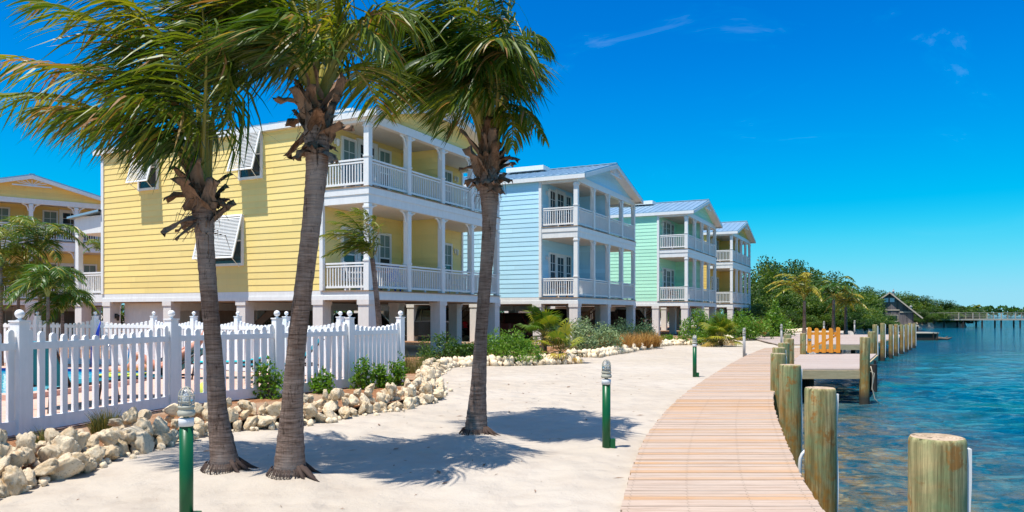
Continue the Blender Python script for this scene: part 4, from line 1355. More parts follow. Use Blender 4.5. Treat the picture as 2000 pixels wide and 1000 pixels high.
def hero(label, base, trunk, rads, crown_y, fronds, boots, seed, npair=46, Lmax=.72, tint=.33, group='wind blown coconut palms in the sand', extra=0, windw=.55, droop=.35):
    rng = random.Random(seed)
    e = thing('coconut_palm', label, 'palm tree', base, 0, group)
    B = Vector(base)
    tr = palm_trunk(e, [Vector(p) - B for p in trunk], rads)
    roots(e, 0, 0, rads[0]*1.04, rng)
    mb = MB()
    for k in range(6):
        a = rng.uniform(-.9, .5); l = rng.uniform(.08, .30); c, s_ = math.cos(a), math.sin(a)
        mb.tube([(c*rads[0]*.7, s_*rads[0]*.7, .16), (c*(rads[0]+l*.35), s_*(rads[0]+l*.35), .06), (c*(rads[0]+l), s_*(rads[0]+l)+rng.uniform(-.06, .06), -.02)], [.028, .018, .007], 6)
    mb.build('surface_root', M['darkbark'], e, True)
    top = Vector(trunk[-1]) - B
    for f in fronds:
        tip, ctl, dy = f[0], f[1], f[2]
        kw = f[3] if len(f) > 3 else {}
        T = AT(tip[0], tip[1], crown_y + dy) - B
        Cp = AT(ctl[0], ctl[1], crown_y + dy*.35) - B
        st = top + Vector((rng.uniform(-.05, .05), rng.uniform(-.05, .05), -.02))
        args = dict(npair=npair, Lmax=Lmax, tint=tint, windw=windw, droop=droop, t0=.30); args.update(kw)
        frond(e, (st, Cp, T), rng, **args)
        for q in range(1 if rng.random() < extra else 0):
            j = lambda a: Vector((rng.gauss(0, a), rng.gauss(0, a*1.6), rng.gauss(0, a)))
            a2 = dict(args); a2['tint'] = max(.05, args['tint'] * rng.uniform(.55, 1.05)); a2['dry'] = .10
            frond(e, (st, Cp + j(.16), T + j(.24)), rng, **a2)
    boots = list(boots) + [(rng.uniform(.02, .55), rng.uniform(-3.1, 3.1), rng.uniform(.9, 1.35), rng.uniform(.2, .36), rng.uniform(.07, .17), rng.uniform(.0, .22)) for _ in range(16)]
    for (bz, an, el, L, wd_, curl) in boots:
        c = Vector((math.cos(an), math.sin(an), 0)); rr = rads[-1] * .85
        # height bz is measured from the trunk top down
        u = max(0, 1 - bz / (top.z + 1e-6)); idx = u * (len(trunk)-1); i = min(int(idx), len(trunk)-2)
        ctr = (Vector(trunk[i]).lerp(Vector(trunk[i+1]), idx - i)) - B
        k_ = .8 if wd_ > .18 else 1.0
        sheath(e, ctr + c*rr, Vector((c.x*math.cos(el), c.y*math.cos(el), math.sin(el))), L * (.85 if curl > .35 else 1.1), wd_*k_, curl*.8, rng, thick=.005)
    mb = MB()
    for k in range(60):
        a = rng.uniform(-PI, PI); u = 1 - rng.uniform(.0, .75) / (top.z + 1e-6); idx = u*(len(trunk)-1); i = min(int(idx), len(trunk)-2)
        ctr = Vector(trunk[i]).lerp(Vector(trunk[i+1]), idx-i) - B
        c = Vector((math.cos(a), math.sin(a), 0)); p0 = ctr + c*rads[-1]*1.2; l = rng.uniform(.08, .28)
        p1 = p0 + c*l*.45 + Vector((rng.gauss(0, .03), rng.gauss(0, .03), rng.uniform(-.05, .08))); p2 = p1 + c*l*.25 + Vector((rng.gauss(-.03, .04), 0, -l*.7))
        mb.tube([p0, p1, p2], [.006, .004, .0015], 4, rng.random())
    mb.build('husk_fibres', M['husk'], e, True)
    return e

def boots_auto(rng, n, h, L=(.18, .36)):
    out = []
    for k in range(n):
        bz = h * (k + .5) / n * rng.uniform(.85, 1.1)
        out.append((bz, k * 2.4 + rng.uniform(-.4, .4), rng.uniform(.5, 1.25), rng.uniform(*L), rng.uniform(.14, .26), rng.uniform(.0, .5)))
    return out

# first palm, y 7.6
y1 = 7.6
def T(px, py, Y): return tuple(AT(px, py, Y))
r1 = random.Random(11)
hero('coconut palm nearest the fence, shortest of the three, with torn brown sheaths', (-2.95, y1, 0),
     [(-2.95, y1, -.05), (-2.93, y1, .12), T(425, 800, y1), T(418, 690, y1), T(408, 570, y1), T(400, 470, y1), T(397, 415, y1), T(397, 365, y1)],
     [.175, .14, .092, .079, .082, .086, .105, .07], y1,
     [((-30, 112), (330, 130), -.3, dict(tint=.66, windw=.45, droop=.75, dry=.22, Lmax=1.05)), ((-80, 190), (310, 170), .5, dict(tint=.55, droop=.7, windw=.4)), ((60, 215), (340, 200), -.5, dict(tint=.5, droop=.75, dry=.15, Lmax=.95)),
      ((120, 235), (350, 210), .9, dict(tint=.45, droop=.7)), ((205, -40), (390, 150), -.2, dict(tint=.62, windw=.6, Lmax=1.15)), ((60, 0), (370, 60), .3, dict(tint=.55, Lmax=1.1)), ((290, -120), (395, 80), .6, dict(tint=.45)), ((90, -70), (390, 0), -.6, dict(tint=.6)),
      ((235, 190), (370, 190), -1.0, dict(tint=.4, droop=.8, Lmax=.8)), ((385, -90), (410, 90), -.5, dict(tint=.4)), ((335, -40), (400, 120), 1.3, dict(tint=.3)),
      ((455, -60), (420, 140), .1, dict(tint=.3, t0=.5, Lmax=.7)), ((515, 40), (440, 70), .9, dict(tint=.28, droop=.5, Lmax=.6)), ((310, 60), (380, 190), 1.4, dict(tint=.3)),
      ((235, 90), (385, 140), .1, dict(tint=.45)), ((405, 40), (402, 220), -.9, dict(tint=.4)), ((150, 130), (370, 130), .7, dict(tint=.4, dry=.15))],
     [(.05, -2.3, .9, .30, .20, .15), (.12, 3.3, .25, .30, .16, .25), (.20, -.2, .35, .26, .16, .55), (.35, -1.7, .8, .38, .30, .1), (.45, 2.9, .1, .34, .28, .55), (.48, -2.5, -.2, .36, .14, .25),
      (.30, 1.2, .7, .3, .24, .2), (.40, -.9, 1.0, .34, .24, .05), (.55, -2.0, -.5, .34, .07, .1), (.52, 3.0, -.05, .36, .06, .1), (.25, -1.5, 1.2, .4, .26, .05)], 11, npair=46, Lmax=1.0, tint=.58, extra=.12, droop=.5)
# second palm, y 7.35
y2 = 7.35
hero('coconut palm in the middle, tallest crown, with rough boots and hanging husks', (-2.2, y2, 0),
     [(-2.2, y2, -.05), (-2.19, y2, .14), T(570, 800, y2), T(578, 690, y2), T(593, 560, y2), T(610, 420, y2), T(619, 330, y2), T(618, 262, y2), T(620, 195, y2)],
     [.18, .15, .104, .088, .086, .090, .105, .125, .07], y2,
     [((770, 130), (700, -40), -.3, dict(tint=.40, windw=.18, droop=.75, Lmax=.6)), ((790, 60), (730, -60), .6, dict(windw=.25, droop=.8)), ((700, -90), (650, 40), .2, dict(tint=.6, windw=.2)), ((620, -160), (625, 40), -.4),
      ((500, -120), (590, -10), .3), ((420, -60), (580, -30), -.4), ((350, 20), (560, -60), .2), ((380, 110), (560, 10), -.3, dict(dry=.15)), ((440, 160), (580, 50), .5, dict(dry=.12)),
      ((300, -50), (550, -80), .8), ((560, 130), (600, 60), .9, dict(tint=.3, Lmax=.7)), ((420, 150), (570, 30), 1.2), ((330, 90), (560, -40), 1.0), ((480, 60), (590, 60), -.9, dict(tint=.32)), ((540, 20), (610, 60), -1.0, dict(tint=.3)),
      ((740, 215), (690, 60), 1.2, dict(tint=.55, windw=.15, droop=.5)), ((450, 20), (600, 0), 1.4), ((580, -60), (620, 60), 1.0), ((660, -60), (640, 60), 1.3)],
     [(.05, 3.2, .3, .34, .18, .1), (.02, -1.6, 1.2, .36, .2, .05), (.15, -.4, 1.0, .38, .24, .1), (.28, -2.2, 1.1, .30, .24, .1), (.38, -.2, .1, .30, .13, .08), (.42, 2.9, -.35, .34, .16, .3), (.5, -1.3, .9, .32, .26, .2),
      (.62, 3.0, .1, .26, .2, .6), (.66, -1.6, .5, .3, .26, .45), (.7, -.3, .1, .26, .22, .6), (.45, -1.8, 1.2, .36, .1, .05), (.3, 3.0, .6, .34, .22, .4), (.55, -.6, .8, .3, .24, .25), (.72, -2.4, .4, .26, .22, .5), (.18, 1.5, 1, .4, .26, .1), (.6, 1.4, .6, .3, .26, .3)], 12, npair=46, Lmax=.90, tint=.50, extra=.25, droop=.4)
# third palm, y 9.8
y3 = 9.8
hero('coconut palm farthest into the open sand, with a dark drooping crown', (-.48, y3, 0),
     [(-.48, y3, -.05), (-.47, y3, .12), T(934, 760, y3), T(940, 650, y3), T(949, 530, y3), T(956, 430, y3), T(955, 365, y3), T(954, 300, y3)],
     [.18, .15, .104, .080, .082, .092, .13, .08], y3,
     [((1060, 100), (1030, -20), -.3, dict(windw=.12, droop=.95, Lmax=.62)), ((1020, 190), (1040, 20), .4, dict(windw=.12, droop=1.0, Lmax=.62)), ((1000, 290), (1010, 150), -.4, dict(tint=.5, windw=.05, droop=1.2, Lmax=.5)), ((1010, -80), (985, 60), .3), ((940, -130), (960, 40), -.4),
      ((850, -110), (940, 0), .4), ((780, -40), (930, -40), -.3), ((730, 60), (910, -40), .5), ((705, 150), (890, 0), -.5), ((735, 180), (890, 20), .2), ((785, 215), (900, 50), -.6, dict(tint=.5)), ((850, 235), (920, 90), .3, dict(tint=.45)),
      ((880, 200), (930, 100), -1.2), ((820, 120), (925, 60), -1.1, dict(tint=.25)), ((900, 40), (945, 80), 1.3), ((960, 30), (965, 100), -1.2, dict(windw=.3, droop=.7)), ((930, 130), (955, 60), -1.0, dict(windw=.3, droop=.9)), ((840, 60), (930, 20), 1.2), ((765, 150), (910, 30), 1.3), ((990, 120), (990, 40), -1.0, dict(windw=.2, droop=1.0)), ((800, 30), (935, -20), -.9), ((715, 110), (900, -30), .2), ((710, 160), (880, 10), -.2), ((770, 195), (895, 50), .6), ((860, 215), (920, 70), -.7), ((815, 180), (915, 50), .9), ((900, -110), (950, 0), .9), ((830, -60), (940, -30), -1.0)],
     [(.02, 3.3, .9, .4, .2, .05), (.05, -1.6, 1.3, .44, .26, .02), (.12, -.3, .5, .34, .2, .35), (.2, 3.1, .15, .30, .2, .15), (.3, -1.2, 1.1, .4, .26, .1), (.36, -2.4, 1.0, .4, .26, .1), (.42, 2.9, .5, .34, .26, .4), (.46, -.4, .6, .34, .22, .4),
      (.52, -1.5, .6, .36, .3, .4), (.56, -2.3, .7, .32, .26, .4), (.6, -.8, .5, .3, .26, .5), (.3, .3, .9, .3, .22, .3), (.5, 1.4, .8, .3, .3, .3), (.1, -2.0, 1.3, .4, .1, .02), (.15, -1.0, 1.3, .4, .1, .02)], 13, npair=48, Lmax=.92, tint=.42, extra=.3, droop=.5)

def small_palm(label, x, y, z0, hgt, tips, seed, r=.06, lean=(0, 0), npair=26, Lmax=.42, tint=.45, mats=None, wd=.03, windw=.4, droop=.4, name='coconut_palm', group=None, trunk_r=.8):
    """tips: tip offsets (dx, dy, dz) from the crown"""
    rng = random.Random(seed)
    e = thing(name, label, 'palm tree', (x, y, z0), 0, group)
    top = Vector((lean[0], lean[1], hgt))
    palm_trunk(e, [(0, 0, -.1), (lean[0]*.15, lean[1]*.15, hgt*.33), (lean[0]*.5, lean[1]*.5, hgt*.67), top], [r*1.5, r, r*.9, r*trunk_r], n=12, flare=False, rings=False)
    for (dx, dy, dz, cz) in tips:
        tip = top + Vector((dx, dy, dz)); ctl = top + Vector((dx*.30, dy*.30, cz))
        frond(e, (top, ctl, tip), rng, npair=npair, Lmax=Lmax, wd=wd, windw=windw, droop=droop, tint=tint, mats=mats, rad=.016, t0=.14)
    return e
def ring_tips(rng, n, L, up=(.2, 1.0), wind=0.0):
    out = []
    for k in range(n):
        a = 2*PI*k/n + rng.uniform(-.25, .25); u = rng.uniform(*up); l = L * rng.uniform(.8, 1.1)
        out.append((l*math.cos(a)*.85 - wind*L, l*math.sin(a)*.85, l*(u-.45), l*(.55+.5*u)))
    return out
YM = [M['palmyellow'], M['petiole']]
# young palm in front of the yellow porch, blown hard to one side
ys = 19.0
c = AT(727, 505, ys)
small_palm('young coconut palm with streaming green crown in front of the yellow porch', AT(744, 640, ys).x, ys, .13, c.z - .13,
           [((px-727)/FPX*ys, dy, (505-py)/FPX*ys, cz) for px, py, dy, cz in ((632, 500, .1, .55), (625, 465, -.3, .8), (640, 430, .3, .95), (665, 415, -.2, 1.0), (695, 405, .2, 1.05), (650, 485, .5, .7), (735, 425, 0, .9), (715, 415, -.4, 1.0), (655, 455, -.5, .8), (690, 470, .6, .6), (680, 500, -.3, .5))],
           31, r=.075, lean=(c.x - AT(744, 640, ys).x, 0), npair=34, Lmax=.62, tint=.50, windw=.5, droop=.35, wd=.028, name='young_palm', group='small palms around the pool')
rp = random.Random(5)
for (lb, px, py, Y_, n, L, tn, mt) in (
    ('leafy small palm with arching yellow green fronds before the porch of the set back house', 78, 500, 22.0, 15, 1.45, .35, YM),
    ('lower small palm with upright shiny fronds standing by the far pool fence', 94, 580, 20.3, 12, 1.25, .25, YM),
    ('shaggy yellowing small palm at the edge of the picture beside the pool', 2, 520, 21.0, 15, 1.6, .60, YM),
    ('small drooping palm with brown lower leaves between the other pool palms', 36, 575, 21.6, 14, 1.35, .58, YM),
    ('low bushy palm with thin leaves at the foot of the pool palms', 122, 612, 21.0, 12, 1.05, .35, YM),
    ('small palm peeping out behind the rear porch column', 203, 500, 41, 8, 1.4, .5, YM)):
    c = AT(px, py, Y_)
    small_palm(lb, c.x, Y_, .13, c.z - .13, ring_tips(rp, n, L, (.15, 1.1), .05), int(px) + 50, r=.05, npair=36, Lmax=.55, tint=tn, mats=mt, wd=.03, windw=.2, droop=.5, name='small_palm', group='small palms around the pool')
for (lb, px, py, Y_, n, L, tn, wind) in (
    ('yellow green palm at the far beach with a straight pale trunk', 1571, 588, 54, 14, 2.4, .72, .3),
    ('dark windswept palm with a tall plume crown behind the orange gate', 1628, 585, 56, 15, 2.4, .22, .05),
    ('short yellow fronded palm beside the dark windswept one', 1652, 600, 57, 12, 1.9, .80, .0)):
    c = AT(px, py, Y_)
    small_palm(lb, c.x, Y_, .0, c.z, ring_tips(rp, n, L, (.05, 1.25), wind), int(px), r=.12, npair=24, Lmax=.6, tint=tn, mats=YM, wd=.085, windw=.3, droop=.5, group='palms on the far beach')
c = AT(1908, 603, 300)
small_palm('lone yellow palm standing above the mangroves beyond the footbridge', c.x, 300, 0, c.z, ring_tips(rp, 12, 2.2, (.1, 1.3), 0), 88, r=.25, npair=14, Lmax=1.1, tint=.5, mats=YM, wd=.35, windw=.2, droop=.5)

# ------------------------------------------------------------------ shrubs, fan palms, grass
def leaf_quads(mb, centers, size, rng, asp=.45, up=.3, tone=(.2, .8), m=0):
    for c in centers:
        d = Vector((rng.gauss(0, 1), rng.gauss(0, 1), rng.gauss(up, .8))).normalized()
        s_ = d.cross(Vector((rng.gauss(0, 1), rng.gauss(0, 1), rng.gauss(0, 1)))).normalized()
        l = size * rng.uniform(.6, 1.25); w_ = l * asp
        c = Vector(c); tip = c + d*l; mid = c + d*l*.5 + d.cross(s_)*l*.06
        mb.add([c, mid + s_*w_*.5, tip, mid - s_*w_*.5], [(0,1,2,3)], min(1, max(0, rng.uniform(*tone) + rng.gauss(0, .08))), m)

def shrub(label, x, y, z, rx, ry, rz, mat, n, size, seed, cat='shrub', name='shrub', group=None, stems=7, asp=.45, tone=(.1, .8), clumps=14):
    rng = random.Random(seed)
    e = thing(name, label, cat, (x, y, z), 0, group)
    mb = MB(); cl = []
    for k in range(clumps):
        while True:
            p = Vector((rng.uniform(-1, 1), rng.uniform(-1, 1), rng.uniform(.05, 1)))
            if p.length < 1: break
        p = p * (.55 + .45 * p.length)
        cl.append((Vector((p.x*rx, p.y*ry, p.z*rz*.9)), rng.uniform(.22, .42), rng.uniform(-.12, .12)))
    per = n // clumps
    for c, r, tn in cl:
        pts = []
        for _ in range(per):
            d = Vector((rng.gauss(0, 1), rng.gauss(0, 1), rng.gauss(0, 1))).normalized() * r * rng.random()**.4
            q = c + Vector((d.x*rx, d.y*ry, d.z*rz*1.0)); q.z = max(.01, q.z); pts.append(q)
        leaf_quads(mb, pts, size, rng, asp, .35, (tone[0]+tn, tone[1]+tn))
    mb.build('foliage', mat, e)
    mb = MB()
    for k in range(stems):
        c = cl[k % clumps][0]
        mb.tube([(rng.uniform(-.1, .1)*rx, rng.uniform(-.1, .1)*ry, -.05), c*.55 + Vector((0, 0, .05)), c], [.018, .012, .006], 5)
    mb.build('stems', M['bark'], e)
    return e

def grass_tuft(label, x, y, z, rx, ry, h, mat, n, seed, name='grass_tuft', cat='grass', group=None, kind=None, wd=.008, lean=.35):
    rng = random.Random(seed)
    mb = MB()
    for k in range(n):
        a = rng.uniform(0, 2*PI); q = math.sqrt(rng.random())
        p = Vector((rx*q*math.cos(a), ry*q*math.sin(a), -.02)); l = h * rng.uniform(.45, 1.15) * (1.05 - .45*q*q) * (1 + .35*mnoise.noise((p.x*1.4, p.y*1.4, seed)))
        o = Vector((math.cos(a)*q*lean + rng.gauss(-.1, .2), math.sin(a)*q*lean + rng.gauss(0, .2), 1))
        m_ = p + Vector((o.x*.35, o.y*.35, .62))*l; t = p + Vector((o.x*.9, o.y*.9, .95))*l
        sd = Vector((rng.gauss(0, 1), rng.gauss(0, 1), 0)).normalized() * wd
        mb.add([p-sd, p+sd, m_+sd*.7, m_-sd*.7, t], [(0,1,2,3), (3,2,4)], rng.random())
    o = mb.build(name, mat, None, False, (x, y, z))
    return tag(o, label, cat, group, kind or 'thing')

def fan_palm(label, x, y, z, h, R_, n, seed, group='fan palms along the rock border', tint=(.2, .7), lows=0):
    rng = random.Random(seed)
    e = thing('fan_palm', label, 'palm tree', (x, y, z), 0, group)
    mb = MB(); mb.tube([(0, 0, -.1), (.02, 0, h*.4)], [.12, .09], 10); mb.build('trunk', M['bark'], e, True)
    for k in range(n):
        low = k < lows
        a = k * 2.399 + rng.uniform(-.3, .3); el = R(rng.uniform(-18, 12)) if low else R(rng.uniform(15, 85))
        L = R_ * rng.uniform(.5, .8)
        base = Vector((0, 0, h*.4 + rng.uniform(-.1, .1)))
        d = Vector((math.cos(a)*math.cos(el), math.sin(a)*math.cos(el), math.sin(el)))
        hub = base + d*L
        mb = MB(); mb.tube([base, base + d*L*.5 + Vector((0, 0, .03)), hub], [.014, .011, .008], 5, .5, 1)
        sd = d.cross(Vector((0, 0, 1))).normalized(); nn = sd.cross(d)
        fr = R_ * rng.uniform(.45, .65); tn = rng.uniform(*tint) + (.32 if low else 0)
        for s_ in range(22):
            b = R(-125 + 250 * s_ / 21)
            dd = d*math.cos(b) + sd*math.sin(b)
            l = fr * (1 - .25*abs(b)/2.2) * rng.uniform(.9, 1.1)
            p1 = hub + dd*l*.55 + nn*.02; p2 = p1 + (dd*.8 + Vector((0, 0, -.55)) + WIND*.15).normalized()*l*.5
            wv = nn.cross(dd).normalized() * l*.055
            mb.add([hub, p1 - wv, p2, p1 + wv], [(0,1,2,3)], min(1, max(0, tn + rng.gauss(0, .07))))
        mb.build('fan_leaf', [M['fanleaf'], M['petiole']], e)
    return e

def ground_y(py, z=.13): return (CAMZ - z) * FPX / (py - HZ)
def put(px, py, z=.13):
    p = G(px, py, z); return p.x, p.y
# along the rock border by the pool fence
for i, (lb, px, py, sz, tn) in enumerate((
    ('bright green young shrub against the fence beside the middle palm trunk', 527, 778, .40, .1),
    ('thin young shrub on bare stems just past the middle palm trunk', 632, 768, .30, .2),
    ('young shrub leaning on the fence, first of the three at the fence corner', 706, 760, .33, .2),
    ('narrow young shrub in the middle of the three at the fence corner', 742, 757, .28, .2),
    ('young shrub at the end post of the front fence', 778, 753, .33, .25))):
    x, y = put(px, py)
    shrub(lb, x, y, .13, sz*.8, sz*.6, sz*1.75, M['brightleaf'], 620, .085, 100+i, group='young shrubs along the fence', stems=9, asp=.5, clumps=16)
for i, (lb, px, py, r, h, mt) in enumerate((
    ('olive grass tuft in the mulch before the first long fence panel', 207, 845, .16, .36, 'tuft'),
    ('smaller grass tuft beside the fence post nearest the camera', 82, 880, .13, .28, 'tuft'),
    ('tall yellowed grass clump past the end of the front fence', 803, 728, .35, .6, 'tuft'),
    ('green grass clump behind the fence corner rocks', 838, 716, .3, .35, 'tuft'))):
    x, y = put(px, py)
    grass_tuft(lb, x, y, .13, r, r, h, M[mt], 420, 140+i, group='grass tufts in the mulch', wd=.005)
# beds in front of the houses
for i, (lb, px, py, rx, ry, rz, mt, n, sz) in enumerate((
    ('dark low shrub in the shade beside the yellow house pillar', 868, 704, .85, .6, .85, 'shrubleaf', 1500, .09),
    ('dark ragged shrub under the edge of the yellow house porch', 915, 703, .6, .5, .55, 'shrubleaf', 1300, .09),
    ('broad green shrub mound behind the rocks past the third palm trunk', 990, 704, 1.1, .7, .95, 'brightleaf', 2200, .085),
    ('green shrub mound right beside the tall fan palm', 1030, 702, .7, .6, .85, 'brightleaf', 1300, .085),
    ('silver green bushy shrub in front of the blue house corner pillar', 1146, 684, 1.25, .9, 1.25, 'silverleaf', 2600, .10),
    ('blue green clipped mound shrub behind the tawny grass', 1236, 672, 1.2, 1.0, 1.3, 'darkleaf', 2600, .085),
    ('dark shrub between the silver shrub and the clipped mound', 1195, 676, 1.0, .8, 1.2, 'darkleaf', 2000, .09),
    ('small bright plant in the gap between the green house pillars', 1305, 668, .5, .4, .35, 'brightleaf', 500, .12),
    ('green shrub before the far fan palm clump', 1370, 668, 1.2, 1.0, 1.5, 'brightleaf', 2000, .13),
    ('leafy green shrub past the far fan palm clump', 1450, 660, 1.6, 1.1, 1.5, 'brightleaf', 2200, .15),
    ('low dark shrub beside the last house in the row', 1478, 655, 1.4, 1.0, .9, 'darkleaf', 1600, .16),
    ('light green sapling at the foot of the mangroves', 1513, 655, 1.1, 1.0, 2.1, 'brightleaf', 1500, .2))):
    x, y = put(px, py)
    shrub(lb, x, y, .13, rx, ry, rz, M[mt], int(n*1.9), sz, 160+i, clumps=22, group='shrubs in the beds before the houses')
x, y = put(1062, 698)
fan_palm('tall fan palm with yellow lower leaves at the end of the near rock border', x, y, .13, 1.7, .95, 34, 201, lows=9)
x, y = put(1095, 700)
fan_palm('low yellow fan palm spilling over the end of the rocks', x, y, .13, .5, .85, 14, 202, tint=(.5, .85), lows=7)
x, y = put(1408, 671)
fan_palm('spiky fan palm clump with yellow skirt in front of the green house', x, y, .13, .6, 1.05, 44, 203, tint=(.3, .75), lows=16)
GL = ['nearest the silver shrub', 'second from the silver shrub', 'third from the silver shrub', 'in front of the clipped mound', 'nearest the green house pillar']
for k in range(5):
    x, y = put(1196 + k*20, 683 - k*2.2)
    for q in range(1):
        grass_tuft('tawny grass clump by the blue house, ' + GL[k], x, y, .08, .30, .24, .80, M['drygrass'], 620, 220+k, 'ornamental_grass', 'grass', 'tawny ornamental grass', None, .008, .9)
for k in range(3):
    x, y = put(1478 + k*12, 656 - k)
    grass_tuft('tawny grass clump beside the last house, %s of three' % ('first', 'middle', 'last')[k], x, y, .10, .5, .4, 1.15, M['drygrass'], 500, 230+k, 'ornamental_grass', 'grass', 'tawny ornamental grass', None, .013, .8)

# ------------------------------------------------------------------ coral rock border
def rock_mesh(seed, rough=.42):
    bm = bmesh.new(); bmesh.ops.create_icosphere(bm, subdivisions=4, radius=1)
    for v in bm.verts:
        p = v.co.normalized()
        d = 1 + rough*1.1*mnoise.noise(p*1.1 + Vector((seed*3.1, 0, 0))) + rough*.55*mnoise.noise(p*2.6 + Vector((0, seed*2.3, 0))) + rough*.38*mnoise.noise(p*5 + Vector((0, 0, seed))) + rough*.25*mnoise.noise(p*11 + Vector((seed, 0, seed)))
        v.co = p * d
    # a few chipped planes
    rr = random.Random(seed)
    for k in range(7):
        n = Vector((rr.gauss(0, 1), rr.gauss(0, 1), rr.gauss(0, 1))).normalized(); off = rr.uniform(.58, .82)
        for v in bm.verts:
            e_ = v.co.dot(n) - off
            if e_ > 0: v.co -= n * e_ * .85
    me = bpy.data.meshes.new('rock'); bm.to_mesh(me); bm.free()
    me.materials.append(M['rock']); me.polygons.foreach_set('use_smooth', [True]*len(me.polygons))
    return me
RM = [rock_mesh(k + 1) for k in range(10)]
def poly_walk(P, step):
    P = [Vector(p) for p in P]; out = []; acc = 0
    for a, b in zip(P[:-1], P[1:]):
        L = (b-a).length; d_ = (b-a)/L; n_ = Vector((-d_.y, d_.x))
        while acc < L:
            out.append((a + d_*acc, n_)); acc += step
        acc -= L
    return out
rk = random.Random(21)
SEGL = [(9.6, 'cream coral rock in the border before the first long fence panel', 'rocks before the first fence panel'),
        (12.7, 'cream coral rock in the border beside the middle palm trunk', 'rocks beside the middle palm'),
        (22.3, 'pale coral rock where the border bends past the fence corner', 'rocks at the fence corner bend'),
        (99, 'pale coral rock in the border before the green shrubs and tall fan palm', 'rocks before the shrubs')]
count = 0
for row, (off, zz, sc) in enumerate(((.04, .06, 1.0), (.15, .20, .92), (.27, .32, .85), (.40, .20, .9))):
    for p, n_ in poly_walk(ROCKS[:-4], .19):
        if p.y < 6.2 or (row > 1 and rk.random() < .25): continue
        s_ = rk.uniform(.075, .138) * sc * (1.2 if p.y < 9.3 else .95)
        q = p + n_ * (off + rk.uniform(-.05, .05)) + Vector((rk.uniform(-.05, .05), rk.uniform(-.05, .05)))
        hz = (zz + rk.uniform(-.02, .05)) * (1.0 if p.y < 16 else .8)
        o = link('coral_rock', RM[rk.randrange(10)], None, (q.x, q.y, hz), (rk.uniform(0, 6), rk.uniform(0, 6), rk.uniform(0, 6)),
                 (s_*rk.uniform(.9, 1.35), s_*rk.uniform(.8, 1.1), s_*rk.uniform(.65, .95)))
        lb, gr_ = next((l, g_) for lim, l, g_ in SEGL if p.y < lim)
        tag(o, lb, 'rock', gr_); count += 1
print('rocks', count)
mb = MB()
import itertools
RV = [([v.co.copy() for v in m_.vertices], [tuple(p.vertices) for p in m_.polygons]) for m_ in []]
def small_rock(seed):
    bm = bmesh.new(); bmesh.ops.create_icosphere(bm, subdivisions=2, radius=1)
    vs = [v.co * (1 + .5*mnoise.noise(v.co*1.3 + Vector((seed*2.7, seed, 0)))) for v in bm.verts]; fs = [tuple(v.index for v in f.verts) for f in bm.faces]
    bm.free(); return vs, fs
SRK = [small_rock(k) for k in range(8)]
for row, (off, zz) in enumerate(((.0, .06), (.12, .17), (.25, .12))):
    for p, n_ in poly_walk(ROCKS[-5:], .2) + poly_walk(ROCKS2, .19):
        s_ = rk.uniform(.075, .135); vs, fs = SRK[rk.randrange(8)]
        m_ = Matrix.Rotation(rk.uniform(0, 6), 3, 'X') @ Matrix.Rotation(rk.uniform(0, 6), 3, 'Y')
        q = p + n_*(off + rk.uniform(-.06, .06))
        mb.add([(m_ @ v)*s_*1.1 + Vector((q.x, q.y, zz + rk.uniform(-.03, .04))) for v in vs], fs)
for p, n_ in poly_walk(ROCKS, .045):
    s_ = rk.uniform(.015, .055); vs, fs = SRK[rk.randrange(8)]; q = p + n_ * rk.gauss(.08, .13)
    m_ = Matrix.Rotation(rk.uniform(0, 6), 3, 'X') @ Matrix.Rotation(rk.uniform(0, 6), 3, 'Y')
    mb.add([(m_ @ v)*s_ + Vector((q.x, q.y, .01 + (.13 if (q - p).dot(n_) > .16 else 0))) for v in vs], fs)
tag(mb.build('border_rocks', M['rock'], None, True), 'small coral rubble and far rows of rocks edging the beds', 'rocks', None, 'stuff')

